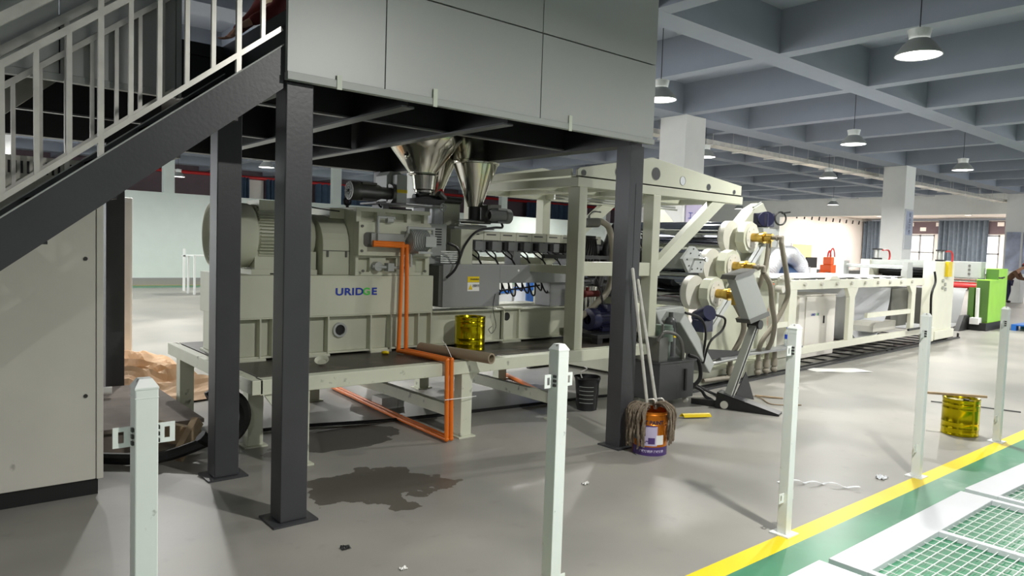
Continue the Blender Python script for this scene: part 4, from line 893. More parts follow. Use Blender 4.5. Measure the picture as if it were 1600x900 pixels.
# ------------------------------------------------------------------ cooling conveyor frame
T = thing('conveyor_frame', 'long pale cream conveyor frame with a row of roller ends after the calender', 'conveyor frame', (12, Y0+.7, 0))
for y in (Y0, Y0+1.75):
    b = MB(); b.box(9.0, y, 1.135, 14.9, y+.06, 1.27); b.build('top_rail', 'ivory', T, bevel=.004)
    b = MB(); b.box(9.0, y, .20, 15.3, y+.08, .30); b.build('bottom_rail', 'ivory', T, bevel=.004)
    for x0, x1 in ((8.98, 9.04), (9.36, 9.58), (11.42, 11.62), (14.25, 14.45)):
        b = MB(); b.box(x0, y+.002, .30, x1, y+.065, 1.135); b.build('upright', 'ivory', T, bevel=.003)
b = MB(); b.prism([(11.30, 1.135), (11.74, 1.135), (11.62, .98), (11.42, .98)], 'y', Y0+.001, Y0+.06); b.prism([(14.1, 1.135), (14.45, 1.135), (14.45, .98), (14.25, 1.0)], 'y', Y0+.001, Y0+.06); b.box(12.2, Y0+.01, .62, 14.25, Y0+.06, .70); b.box(9.04, Y0+.01, .62, 9.36, Y0+.06, .69); b.build('gusset', 'ivory', T)
for i in range(9):
    x = 9.78+.55*i; b = MB(); b.cyl((x, Y0+.07, 1.24), (x, Y0+1.75, 1.24), .045, n=16); rl = b.build('roller', 'inox', T)
    b = MB(); b.cyl((x, Y0-.03, 1.21), (x, Y0+.0, 1.21), .032, n=6); b.build('bolt', 'cabinet', rl)
b = MB(); b.prism([(10.6, 1.27), (10.68, 1.32), (10.85, 1.33), (11.0, 1.27)], 'y', Y0-.01, Y0+.07); b.build('bearing_lug', 'ivory', T)
b = MB(); b.cyl((8.9, Y0-.05, 1.3), (9.3, Y0-.05, 1.3), .02); b.sphere((9.0, Y0-.06, 1.3), .05); b.sphere((9.15, Y0-.06, 1.28), .045); b.cyl((8.95, Y0+.0, 1.16), (8.95, Y0-.1, 1.16), .05); b.build('fitting', 'cabinet', T)
# plastic sheet on top, hanging in a loop below
b = MB()
b.sheet(lambda u, v: (9.1+5.6*u, Y0+.16+1.45*v, 1.292+.004*math.sin(u*30)), 40, 4, .004)
tag(b.build('plastic_sheet', 'sheet'), 'grey plastic sheet lying flat over the conveyor rollers', 'plastic sheet')
def loop(u, v):
    a = math.pi*u; x = 12.85-.95*math.cos(a)-.1*math.sin(a); z = 1.09-.93*math.sin(a)**.8; return (x, Y0+.22+1.4*v, z)
b = MB(); b.sheet(loop, 30, 4, .004)
tag(b.build('plastic_sheet', 'sheet'), 'pale plastic sheet hanging in a deep loop under the conveyor frame', 'plastic sheet')
b = MB(); b.box(14.1, Y0+.3, .34, 14.95, Y0+1.5, 1.06)
tag(b.build('sheet_metal_housing', 'castgrey', bevel=.01), 'dark grey sheet metal box under the conveyor beside the big cream column', 'machine housing')
b = MB(); pr = [(12.55+.0, .21)]
b.prism([(13.0, .31), (13.0, .42), (13.12, .48), (14.1, .48), (14.1, .31)], 'y', Y0+.2, Y0+.6)
tag(b.build('belt_guard', 'cabinet', bevel=.01), 'low rounded grey guard box on the bottom rail of the conveyor frame', 'guard')
# control cabinet under the conveyor
T = thing('control_cabinet', 'small white control cabinet with blue logo under the conveyor frame', 'cabinet', (11.1, Y0+.6, .3))
b = MB(); b.box(10.42, Y0+.35, .03, 11.72, Y0+.85, 1.0); b.box(10.38, Y0+.33, 1.0, 11.76, Y0+.87, 1.012); b.build('body', 'clean_cabinet', T, bevel=.006)
b = MB(); b.box(10.62, Y0+.335, .12, 11.70, Y0+.35, .985); d = b.build('door', 'clean_cabinet', T, bevel=.004)
b = MB(); b.box(11.25, Y0+.32, .55, 11.28, Y0+.336, .67); b.build('handle', 'black', d)
text('lettering', 'URID', .05, (10.80, Y0+.333, .70), 'logo_blue', d, bold=.0015, wscale=1.4, align='LEFT')
text('lettering', 'G', .05, (10.995, Y0+.333, .70), 'logo_green', d, bold=.0015, wscale=1.4, align='LEFT')
text('lettering', 'E', .05, (11.05, Y0+.333, .70), 'logo_blue', d, bold=.0015, wscale=1.4, align='LEFT')

# ------------------------------------------------------------------ haul-off gantry
T = thing('haul_off_gantry', 'pale haul off machine with broad columns, cross beam and pinch rolls', 'haul off machine', (15.8, Y0+.6, 0))
b = MB(); b.box(15.15, Y0-.1, .24, 16.35, Y0+.12, 1.60); b.build('column', 'ivory', T, bevel=.01)
b = MB(); b.box(15.22, Y0-.14, .07, 16.4, Y0+.14, .24); b.box(15.08, Y0-.12, .05, 15.22, Y0+.1, .33); b.build('column_foot', 'ivory', T, bevel=.008)
for x in (15.15, 16.2):
    b = MB(); b.cyl((x, Y0-.05, 0), (x, Y0-.05, .07), .05, n=12); b.build('levelling_foot', 'darkmetal', T)
b = MB(); b.box(15.15, Y0+1.12, .05, 16.35, Y0+1.3, 1.60); b.build('column', 'ivory', T, bevel=.01)
b = MB(); b.box(15.25, Y0+.12, 1.49, 15.5, Y0+1.12, 1.60); b.build('cross_beam', 'ltgrey', T, bevel=.005)
for z, m in ((1.20, 'inox'), (1.38, 'blackplastic')):
    b = MB(); b.cyl((15.7, Y0+.14, z), (15.7, Y0+1.1, z), .085, n=28); b.build('pinch_roll', m, T)
b = MB(); b.box(15.8, Y0+.13, 1.1, 15.84, Y0+1.1, 1.46); b.build('back_screen', 'black', T)
b = MB(); b.box(15.5, Y0+.13, .34, 15.6, Y0+1.1, 1.06); b.build('lower_screen', 'castgrey', T)
for y in (Y0+.0, Y0+1.2):
    b = MB(); b.cyl((15.75, y, 1.63), (15.75, y, 1.8), .06, n=20); c_ = b.build('air_cylinder', 'alu', T)
    b = MB(); b.box(15.66, y-.07, 1.8, 15.84, y+.07, 1.83); b.box(15.66, y-.07, 1.60, 15.84, y+.07, 1.635); b.build('cylinder_plate', 'black', c_)
    b = MB(); b.tube([(15.9, y-.05, 1.8), (16.2, y-.06, 1.8), (16.3, y-.06, 1.68), (16.1, y-.1, 1.52)], .018, 6); b.build('air_hose', 'red', c_)
b = MB(); b.box(15.72, Y0-.16, 1.30, 15.98, Y0-.1, 1.6); b.build('yellow_cover', 'yellow', T, bevel=.004)
b = MB()
for (x, z) in ((15.6, 1.22), (15.75, 1.15), (15.6, 1.08), (15.78, 1.05)): b.cyl((x, Y0-.13, z), (x, Y0-.1, z), .035, n=10)
b.build('bolt', 'alu', T)
b = MB(); b.box(13.9, Y0+.0, 1.27, 14.2, Y0+.1, 1.42); b.box(14.0, Y0+.02, 1.42, 14.25, Y0+.12, 1.56); b.cyl((14.1, Y0+.1, 1.47), (14.1, Y0+1.2, 1.47), .035, n=12); b.box(13.95, Y0+1.15, 1.27, 14.2, Y0+1.3, 1.56); b.build('cutter_bar', 'alu', T)
b = MB(); b.tube([(15.1, Y0-.1, 1.4), (15.12, Y0-.12, 1.2), (15.0, Y0-.1, .95), (15.1, Y0-.08, .5), (15.0, Y0-.06, .35), (14.0, Y0-.05, .33)], .022, 6); b.build('cable', 'black', T)
# ------------------------------------------------------------------ green winder
T = thing('sheet_winder', 'lime green and grey winding machine at the far end of the line', 'winder', (19.5, Y0+.6, 0))
b = MB(); b.box(19.5, Y0-.0, .18, 20.8, Y0+.28, 1.2); b.box(20.25, Y0+.0, 1.2, 21.05, Y0+.28, 1.47); b.box(20.8, Y0, .18, 21.05, Y0+.28, 1.2); b.build('side_housing', 'limegreen', T, bevel=.01)
b = MB(); b.box(19.488, Y0+.01, .2, 19.5, Y0+.27, 1.18); b.box(20.238, Y0+.01, 1.2, 20.25, Y0+.27, 1.45); b.box(19.45, Y0+.3, .15, 20.2, Y0+.42, 1.0); b.build('inner_panel', 'darkgreen', T)  # darker green on the left faces of the housing
b = MB(); b.box(19.3, Y0-.02, .001, 21.0, Y0+.4, .18); b.prism([(18.6, .001), (19.4, .001), (19.4, .35), (18.95, .35)], 'y', Y0+.35, Y0+.45); b.build('plinth', 'black', T)
b = MB(); b.box(19.9, Y0+.3, 1.22, 20.3, Y0+2.8, 1.62); b.build('upper_beam', 'ltgrey', T, bevel=.01)
b = MB()
for i in range(3): b.cyl((19.89, Y0+.55, 1.32+.1*i), (19.9, Y0+.55, 1.32+.1*i), .03, n=10)
b.build('button', 'castgrey', T)
b = MB(); b.cyl((19.8, Y0+.3, 1.13), (19.8, Y0+2.8, 1.13), .05, n=16); b.cyl((19.75, Y0+.3, 1.2), (19.75, Y0+2.8, 1.2), .025, n=12); b.build('guide_roller', 'inox', T)
b = MB(); b.cyl((19.75, Y0+.3, 1.02), (19.75, Y0+2.8, 1.02), .075, n=20); b.build('red_roller', 'red', T)
b = MB(); b.cyl((19.4, Y0+.2, .3), (19.35, Y0+.2, 1.0), .04, n=12); b.box(19.2, Y0+.12, .15, 19.5, Y0+.3, .3); b.build('lift_cylinder', 'paper', T)
b = MB(); b.sheet(lambda u, v: (19.72-.55*u**.5*(1-.2*v), Y0+.5+2.2*v, .98-.82*u), 14, 4, .004); b.sheet(lambda u, v: (19.2-1.3*u, Y0+.5+2.2*v, .15-.14*u), 8, 2, .004); b.build('sheet_web', 'grey', T)
b = MB(); b.cyl((20.1, Y0-.03, 1.25), (20.1, Y0-.12, 1.25), .02); b.beam((20.0, Y0-.12, 1.25), (20.2, Y0-.12, 1.27), .03, .03); b.build('lever', 'black', T)
XF[0] = None

# ------------------------------------------------------------------ operator panel on its foot
T = thing('operator_panel', 'tilted grey panel box on a slanted pole with a black wedge foot', 'operator panel', (6.55, 4.1, 0))
b = MB(); p = Vector((6.43, 4.2, 1.35)); q = Vector((6.76, 4.2, 1.43)); r_ = Vector((7.10, 4.2, .98)); s_ = Vector((6.74, 4.2, .91))
b.prism([(6.44, 1.36), (6.77, 1.43), (7.10, .98), (6.75, .91)], 'y', 4.2, 4.3); b.build('panel_box', 'ltgrey', T, bevel=.004)
b = MB(); b.prism([(6.42, 1.345), (6.45, 1.39), (6.80, 1.46), (6.77, 1.415)], 'y', 4.19, 4.36); b.prism([(6.73, .925), (6.76, .88), (7.13, .955), (7.10, 1.0)], 'y', 4.19, 4.36)
b.beam((6.79, 4.33, 1.44), (7.12, 4.33, .97), .03, .04); b.beam((6.79, 4.26, 1.44), (7.12, 4.26, .97), .012, .02); b.build('edge_profile', 'castgrey', T)
b = MB(); b.cyl((6.97, 4.2, .86), (6.97, 4.34, .86), .05, n=16); b.build('pivot_joint', 'darkmetal', T)
b = MB(); b.beam((6.53, 4.27, .10), (6.96, 4.27, .86), .055, .085, up=(0, 1, 0)); pl = b.build('pole', 'alu', T)
b = MB(); b.beam((6.532, 4.225, .10), (6.962, 4.225, .86), .012, .006, up=(0, 1, 0)); b.build('slot', 'black', pl)
d = Vector((6.62-6.42, 3.78-4.33, 0)).normalized(); n_ = Vector((-d.y, d.x, 0))
def W_(a, s, z): v = Vector((6.42, 4.33, 0))+d*a+n_*s; return (v.x, v.y, z)
b = MB()
for s in (0, .16):
    vs = [W_(-.02, s, 0), W_(.62, s, 0), W_(.62, s, .02), W_(.0, s, .17), W_(-.02, s+.008, 0), W_(.62, s+.008, 0), W_(.62, s+.008, .02), W_(.0, s+.008, .17)]
    b.add(vs, [(0, 1, 2, 3), (7, 6, 5, 4), (0, 4, 5, 1), (1, 5, 6, 2), (2, 6, 7, 3), (3, 7, 4, 0)])
vs = [W_(0, 0, .17), W_(0, .165, .17), W_(.62, .165, .02), W_(.62, 0, .02), W_(0, 0, .162), W_(0, .165, .162), W_(.62, .165, .012), W_(.62, 0, .012)]
b.add(vs, [(0, 1, 2, 3), (7, 6, 5, 4), (0, 4, 5, 1), (1, 5, 6, 2), (2, 6, 7, 3), (3, 7, 4, 0)])
vs = [W_(-.28, .04, 0), W_(0, .04, 0), W_(0, .04, .07), W_(-.28, .04, .06), W_(-.28, .05, 0), W_(0, .05, 0), W_(0, .05, .07), W_(-.28, .05, .06)]
b.add(vs, [(0, 1, 2, 3), (7, 6, 5, 4), (0, 4, 5, 1), (1, 5, 6, 2), (2, 6, 7, 3), (3, 7, 4, 0)])
b.prism([(6.62, .12), (6.98, .04), (6.80, .36)], 'y', 4.24, 4.25); b.build('wedge_foot', 'blackplastic', T)
b = MB()
for a in (.02,): b.cyl(W_(a+.06, -.015, .045), W_(a+.06, .0, .045), .04, n=16)
b.build('wheel', 'cabinet', T)

# ------------------------------------------------------------------ hydraulic power unit
T = thing('hydraulic_unit', 'dark grey hydraulic power unit with green motor behind the mops', 'hydraulic unit', (6.3, 4.9, 0))
b = MB(); b.prism([(5.83, .07), (6.15, .07), (6.15, .44), (5.83, .48)], 'y', 4.62, 4.63); b.box(5.83, 4.63, .07, 6.42, 5.12, .46); b.box(5.82, 4.61, .455, 6.44, 5.13, .475); b.build('oil_tank', 'hydgrey', T, bevel=.006)
b = MB(); b.box(6.25, 4.612, .15, 6.28, 4.63, .38); b.box(6.424, 4.72, .2, 6.43, 4.8, .42); b.build('level_gauge', 'black', T)
b = MB(); b.cyl((6.15, 4.84, .475), (6.15, 4.84, .66), .075, n=20); b.cyl((6.15, 4.84, .66), (6.15, 4.84, .8), .1, n=24); b.cyl((6.15, 4.84, .8), (6.15, 4.84, .83), .09, n=24); mo_ = b.build('pump_motor', 'greenmotor', T)
b = MB(); b.box(6.2, 4.745, .7, 6.24, 4.755, .75); b.build('name_plate', 'yellow', mo_)
b = MB(); b.cyl((6.36, 4.92, .475), (6.36, 4.92, .84), .065, n=20); b.sphere((6.36, 4.92, .84), .065); b.cyl((6.36, 4.92, .88), (6.36, 4.92, .95), .025); b.build('accumulator', 'hydgrey', T)
b = MB(); b.cyl((6.3, 4.7, .475), (6.3, 4.7, .54), .035, n=14); b.build('filler_cap', 'inox', T)
b = MB(); b.tube([(6.18, 4.60, .5), (6.12, 4.58, .66), (6.02, 4.58, .76), (5.85, 4.6, .79), (5.8, 4.64, .7)], .018, 8); b.box(5.86, 4.66, .475, 6.0, 4.85, .72); b.cyl((5.95, 4.7, .72), (5.95, 4.7, .86), .012); b.build('handle_and_valves', 'castgrey', T)
b = MB()
for (x, y) in ((5.9, 4.68), (6.36, 4.68), (5.9, 5.06), (6.36, 5.06)): b.cyl((x-.015, y, .03), (x+.015, y, .03), .03, n=12); b.box(x-.012, y-.012, .03, x+.012, y+.012, .07)
b.build('castor', 'cabinet', T)
b = MB(); b.tube([(6.44, 4.72, .5), (6.56, 4.68, .44), (6.58, 4.66, .25), (6.46, 4.68, .15)], .022, 8); b.tube([(6.44, 4.85, .2), (6.7, 4.75, .1), (6.75, 4.7, .02), (6.65, 4.55, .02), (6.5, 4.4, .025), (6.46, 4.25, .05)], .018, 8)
b.tube([(6.44, 4.9, .24), (6.8, 4.9, .12), (6.95, 4.75, .025), (6.9, 4.62, .025)], .016, 8); b.build('hose', 'black', T)
# ------------------------------------------------------------------ drums, buckets and loose things
def drum(x, y, z, r, h, label, rz=0):
    t = thing('tin_drum', label, 'drum', (x, y, z), 'yellow gold tin drums')
    b = MB(); pr = [(0, .004), (r*.97, .004), (r*.98, 0), (r, .004), (r, .012), (r*.985, .02), (r*.985, h*.16), (r, h*.18), (r, h*.2), (r*.985, h*.22), (r*.985, h*.34), (r, h*.36), (r*.985, h*.38), (r*.985, h*.7), (r, h*.72), (r*.985, h*.75), (r*.985, h*.84), (r, h*.86), (r*.985, h*.88), (r*.985, h-.02), (r, h-.012), (r, h)]
    b.lathe(pr, (x, y, z), n=40); b.build('body', 'gold', t)
    b = MB(); b.lathe([(0, h-.018), (r*.9, h-.018), (r*.93, h-.004), (r, h+.002), (r*1.005, h-.004)], (x, y, z), n=40); l = b.build('lid', 'gold', t)
    b = MB(); b.cyl((x+.03, y-.03, z+h-.018), (x+.03, y-.03, z+h-.008), .025, n=14); b.build('filler_cap', 'darkmetal', l)
    return t
drum(3.95, 5.34, ZT+.003, .142, .305, 'yellow gold tin drum standing on the dark oily stand top')
drum(7.50, 2.42, .001, .155, .335, 'yellow gold tin drum standing on the floor between the fence posts at right')
b = MB(); b.beam((7.42, 2.72, .345), (7.62, 2.25, .365), .035, .02); tag(b.build('wood_stick', 'wood'), 'thin pale wooden stick lying across the top of the yellow floor drum', 'stick')
b = MB(); b.lathe([(.032, 0), (.045, 0), (.045, .82), (.032, .82), (.032, 0)], (3.43, 5.36, ZT+.05), Vector((.17, -.81, 0)), n=20)
tag(b.build('cardboard_tube', 'card'), 'brown cardboard tube lying across the edge of the stand in front of the drum', 'tube')
b = MB(); b.lathe([(0, 0), (.035, 0), (.055, .03), (.051, .03), (.032, .006), (0, .006)], (2.41, 5.16, ZT+.022), Vector((-.35, -.5, 1)), n=20)
tag(b.build('paper_bowl', 'cream'), 'small tilted cream bowl lying on the dark stand top', 'bowl')
b = MB(); b.ring((3.10, 5.40, ZT+.02), (.2, .3, 1), .022, .012, 18, 8); tag(b.build('tape_roll', 'yellow'), 'tiny yellow tape roll on the dark stand top left of the orange pipes', 'tape roll')
# mop bucket
BX, BY = 4.53, 3.66
T = thing('paint_bucket', 'orange gold paint bucket with purple printed labels at the foot of the right dark post', 'bucket', (BX, BY, 0))
r = .137; h = .345
b = MB(); b.lathe([(0, .004), (r*.97, .004), (r*.97, 0), (r, .004), (r, .30*h), (r*.99, .31*h), (r*.99, .69*h), (r*1.03, .71*h), (r*.99, .74*h), (r*.99, .9*h), (r*1.03, .93*h), (r*1.0, .96*h), (r*1.04, h), (r*.98, h), (r*.95, .5*h), (r*.95, .02)], (BX, BY, 0), n=44); b.build('body', 'tin', T)
def patch(a0, a1, z0, z1, m, nm='label_patch', rr=1.004):
    b = MB(); b.lathe([(r*rr, z0), (r*rr, z1)], (BX, BY, 0), n=18, a0=R(a0), a1=R(a1)); return b.build(nm, m, T)
patch(98, 154, .08, .234, 'lilac'); patch(96, 149, .228, .242, 'purple'); patch(116, 128, .112, .120, 'purple', rr=1.009); patch(97, 116, .10, .112, 'purple', rr=1.009); patch(124, 146, .095, .145, 'purple', rr=1.009); patch(150, 178, .09, .165, 'paper'); patch(60, 210, .0, .07, 'purple')
def wrap(nm, s, size, z, ang, mat, rr):
    cu = bpy.data.curves.new(nm, 'FONT'); cu.body = s; cu.size = size; cu.extrude = .0008; cu.align_x = 'CENTER'; cu.align_y = 'CENTER'; cu.offset = .001
    t = bpy.data.objects.new(nm, cu); C.objects.link(t); bpy.context.view_layer.update()
    me = bpy.data.meshes.new_from_object(t.evaluated_get(bpy.context.evaluated_depsgraph_get())); bpy.data.objects.remove(t)
    for v in me.vertices:
        a = R(ang)+v.co.x/rr; q = rr+v.co.z; y = v.co.y
        v.co = (-math.sin(a)*q, math.cos(a)*q, z+y)
    me.materials.clear(); me.materials.append(M[mat]); o = bpy.data.objects.new(nm, me); C.objects.link(o); o.parent = T; ORG[o] = ORG[T]; return o
wrap('lettering', 'T PAINT', .042, .264, 143, 'ink', r*1.0+.001); wrap('lettering', '净味环保漆 净味环保', .022, .035, 137, 'lilac', r*1.006)
patch(72, 92, .12, .24, 'ltgrey')
random.seed(11)
def mop(label, top, foot, base_ang, n, length, gname):
    t = thing('string_mop', label, 'mop', foot, 'mops standing in the paint bucket')
    b = MB(); b.cyl(foot, top, .0135, n=12); b.sphere(top, .012); b.build('handle', 'galv', t)
    b = MB(); f = Vector(foot); b.tube([f+Vector((.0, 0, .02)), f+Vector((.05, -.03, .02)), f+Vector((.07, -.04, -.05))], .007, 6); b.cyl(f+Vector((0, 0, -.06)), f, .016, n=10); b.build('wire_clamp', 'galv', t)
    b = MB()
    for i in range(n):
        a = base_ang+(random.random()-.5)*1.5; rim = r*1.06+random.random()*.035; l = length*(.6+.45*random.random())
        dx, dy = math.cos(a), math.sin(a); x1, y1 = BX+dx*rim, BY+dy*rim
        s0 = (f.x+(random.random()-.5)*.05, f.y+(random.random()-.5)*.05, f.z-.05+random.random()*.05)
        zt = h+.01+random.random()*.035; w = .012
        pts = [s0, ((s0[0]+x1)/2, (s0[1]+y1)/2, zt+.015), (x1-dx*.015, y1-dy*.015, zt), (x1+dx*.01, y1+dy*.01, zt-.03)]
        for k2 in range(1, 6): pts.append((x1+dx*.012+w*math.sin(k2*1.7+i), y1+dy*.012+w*math.cos(k2*1.3+i), max(.02, zt-.03-l*k2/5)))
        b.tube(pts, .0072, 5)
    b.build('yarn', 'mop', t); return t
mop('grey string mop leaning left in the paint bucket, longer steel handle', (4.40, 3.80, 1.46), (4.50, 3.68, .40), R(168), 42, .27, 'a')
mop('grey string mop hanging over the right rim of the paint bucket', (4.47, 3.80, 1.37), (4.585, 3.66, .40), R(-45), 40, .26, 'b')
mo = T
# black bucket under the stand
T = thing('black_bucket', 'crumpled black plastic bucket with pale writing under the right end of the stand', 'bucket', (5.2, 5.02, 0))
b = MB(); b.lathe([(0, .003), (.1, .003), (.102, 0), (.105, .05), (.112, .10), (.109, .13), (.118, .2), (.115, .24), (.128, .31), (.134, .315), (.134, .335), (.126, .335), (.11, .15), (.09, .01)], (5.2, 5.02, 0), n=30)
b.xform(lambda v: (v[0]+.006*math.sin(v[2]*60+v[1]*30), v[1]+.005*math.sin(v[2]*50+v[0]*40), v[2])); b.build('body', 'blackplastic', T)
b = MB()
for z in (.08, .12, .16, .2, .24):
    b.lathe([(.121+.03*(z-.1), z), (.1215+.03*(z-.1), z+.006)], (5.2, 5.02, 0), n=10, a0=R(95), a1=R(165))
b.build('print_lines', 'ltgrey', T)
b = MB(); b.tube([(5.08, 4.98, .33), (5.03, 4.95, .40), (5.06, 4.9, .44), (5.0, 4.88, .47)], .006, 6); b.build('bucket_handle', 'paper', T)
# cables and hoses on the floor
b = MB(); b.tube([(1.95, 5.9, .018), (2.2, 5.85, .018), (2.58, 5.8, .018), (3.22, 5.6, .018), (4.13, 5.48, .018), (5.18, 5.38, .018), (5.8, 5.3, .02), (6.6, 5.0, .02)], .016, 8)
tag(b.build('black_cable', 'black'), 'thick black cable running along the floor under the stand', 'cable')
b = MB(); b.ring((1.67, 5.22, .32), (0, 1, 0), .175, .045, 28, 8, a0=R(-120), a1=R(140)); b.tube([(1.6, 5.24, .16), (1.3, 5.35, .06), (.95, 5.6, .05)], .04, 8)
tag(b.build('corrugated_hose', 'black'), 'thick black hose bent in an arc behind the dark posts', 'hose')
b = MB(); b.sheet(lambda u, v: (5.72+.26*u, 4.24-.13*u+.0+.07*(v-.5)*.9, .012+.035*math.sin(math.pi*v)), 4, 8, .006)
tag(b.build('yellow_channel', 'yellow'), 'short yellow plastic channel lying on the floor behind the paint bucket', 'channel')
b = MB(); b.box(3.45, 6.05, 0, 3.62, 6.25, .11); b.box(3.635, 6.06, 0, 3.7, 6.2, .1)
tag(b.build('white_box', 'paper'), 'small white box on the floor far under the stand', 'box')
# timber and boards at the left
b = MB()
b.box(.92, 5.75, .17, 1.72, 7.4, .20)
for y in (5.8, 6.5, 7.25): b.box(.93, y, .0, 1.7, y+.1, .17)
tag(b.build('wooden_pallet', 'concrete'), 'dusty grey wooden pallet on the floor behind the near left dark post', 'pallet')
b = MB(); b.beam((1.28, 5.55, .22), (1.62, 5.60, .10), .14, .05, up=(0, 1, .2)); b.beam((1.60, 5.5, .25), (1.42, 5.36, .03), .05, .09)
tag(b.build('timber_block', 'wood'), 'rough timber block leaning against the pallet between the white and the dark post', 'timber')
b = MB(); b.cyl((-.4, 7.25, .28), (1.3, 6.9, .26), .035, n=12)
tag(b.build('white_pipe', 'paper'), 'white plastic pipe lying on the pallet beside the cabinet', 'pipe')
random.seed(5)
from mathutils import noise
def wrapf(u, v):
    x = 1.2+1.3*u; y = 7.3+2.6*v; e = max(0, 1-(2*u-1)**4)*max(0, 1-(2*v-1)**4)
    n1 = noise.noise(Vector((x*1.7, y*1.1, .3))); n2 = 1-abs(noise.noise(Vector((x*1.4+y*.9, y*2.6-x*1.8, 3))))*2.4; n3 = 1-abs(noise.noise(Vector((x*2.5+y*2, y*5-x*4, 7))))*2
    return (x+.1*noise.noise(Vector((y*2, x, 1))), y+.1*n1, .02+e*max(0, .08+.14*n1+.13*n2+.06*n3))
b = MB(); b.sheet(wrapf, 34, 60, .004, smooth=False)
tag(b.build('kraft_paper', 'wrap'), 'big crumpled heap of brown kraft wrapping paper on the floor at left', 'wrapping paper')
b = MB(); b.box(1.9, 9.9, 0, 2.09, 10.3, 2.06); tp = tag(b.build('white_cabinet', 'wall', bevel=.01), 'tall white cabinet at the left seen between the stair and the motor', 'cabinet')
b = MB(); b.box(1.93, 9.885, .3, 2.06, 9.9, 2.0); b.build('door', 'paper', tp)
T = thing('side_table', 'thin white table far back beside the motor fan', 'table', (6.5, 21.2, 0))
b = MB(); b.box(5.95, 21.0, 1.07, 7.3, 21.7, 1.1); b.build('tabletop', 'white', T)
for x in (5.98, 7.22):
    for y in (21.03, 21.63): b = MB(); b.box(x, y, 0, x+.05, y+.05, 1.07); b.build('leg', 'white', T)
T = thing('fence_post', 'thin white post far back in front of the pale partition', 'post', (6.15, 22.6, 0), 'white guard fence posts along the yellow line'); del T['group']
b = MB(); b.box(6.12, 22.57, 0, 6.18, 22.63, 1.25); b.build('shaft', 'white', T)
b = MB(); b.box(6.08, 22.57, 1.02, 6.22, 22.6, 1.06); b.build('bracket', 'white', T)
# crates seen under the barrel trough
for x, lb in ((6.55, 'white crate with a blue band seen under the barrel, left one'), (7.62, 'white crate with a blue band seen under the barrel, right one')):
    T = thing('storage_crate', lb, 'crate', (x+.3, 8.7, 0), 'white crates with blue bands')
    b = MB(); b.box(x, 8.5, .0, x+.52, 9.1, .9); b.build('body', 'plate', T)
    b = MB(); b.box(x-.01, 8.49, .9, x+.53, 9.11, .955); b.build('band', 'blue', T)
    b = MB(); b.box(x, 8.5, .955, x+.52, 9.1, 1.25); b.build('upper_box', 'paper', T)
b = MB(); b.lathe([(0, 0), (.13, 0), (.14, .02), (.14, 1.1), (.12, 1.14), (0, 1.14)], (7.4, 8.35, 0), n=20); tag(b.build('blue_drum', 'blue'), 'tall blue plastic drum seen under the barrel between the crates', 'drum')
# things behind the conveyor
T = thing('foil_duct', 'silver foil flexible air duct arching up behind the roll stand', 'duct', (15, 9, 0))
dp = [(14.7, 9, .2), (14.75, 9, .8), (15.05, 9, 1.15), (15.45, 9, 1.5), (15.9, 9, 1.66), (16.35, 9, 1.5), (16.6, 9, 1.2)]
def dense(pts, n):
    pts = [Vector(p) for p in pts]; out = []
    for i in range(len(pts)-1):
        p0 = pts[max(i-1, 0)]; p1 = pts[i]; p2 = pts[i+1]; p3 = pts[min(i+2, len(pts)-1)]
        for k2 in range(n): t = k2/n; out.append(.5*((2*p1)+(-p0+p2)*t+(2*p0-5*p1+4*p2-p3)*t*t+(-p0+3*p1-3*p2+p3)*t*t*t))
    return out+[pts[-1]]
b = MB(); b.tube(dense(dp, 18), .19, 16, smoothpath=False, rr=lambda t: .185+.02*(int(t*108) % 2)+.012*math.sin(t*37)); b.build('hose', 'foil', T)
b = MB(); b.tube(dense([(14.0, 9.0, 1.05), (14.1, 8.9, .7), (14.35, 8.8, .35), (14.8, 8.8, .22)], 16), .17, 16, smoothpath=False, rr=lambda t: .165+.02*(int(t*48) % 2)); b.build('lower_hose', 'foil', T)
b = MB(); b.box(15.8, 8.9, .001, 16.42, 9.6, 1.2); b.prism([(8.9, 1.2), (9.6, 1.2), (9.6, 1.42), (9.1, 1.42)], 'x', 15.8, 16.42); tag(b.build('dryer_box', 'bluedark'), 'dusky blue machine box under the arch of the foil duct', 'machine')
b = MB(); b.box(16.45, 8.9, .001, 16.85, 9.5, 1.36); tag(b.build('pale_machine', 'plate'), 'pale lilac white machine box right of the dusky blue box', 'machine')
T = thing('monitor', 'black monitor screen on a stand behind the conveyor', 'monitor', (17.1, 9, 0))
b = MB(); b.box(16.85, 9.0, 1.34, 17.35, 9.04, 1.60); b.build('screen', 'black', T)
b = MB(); b.box(17.08, 9.03, 0, 17.12, 9.07, 1.34); b.build('stand', 'white', T)
b = MB(); b.box(16.9, 9.2, .001, 17.15, 9.7, 1.3); b.box(17.15, 9.2, .001, 17.45, 9.7, 1.3); tag(b.build('control_desk', 'castgrey'), 'dark control desk below the monitor behind the conveyor', 'control desk')
b = MB(); b.box(17.16, 9.18, 1.0, 17.46, 9.2, 1.15); tag(b.build('coral_box', 'robot'), 'small coral box hanging on the dark control desk', 'box')
T = thing('dosing_machine', 'bright orange machine with a looped hose behind the conveyor', 'machine', (18.2, 9, 0))
b = MB(); b.box(17.98, 8.95, .0, 18.28, 9.25, 1.42); b.box(17.86, 8.98, 0, 17.98, 9.25, 1.22); b.box(18.03, 8.98, 1.42, 18.2, 9.2, 1.62); b.box(18.28, 9.0, 0, 18.4, 9.25, 1.0); b.build('body', 'robot', T, bevel=.02)
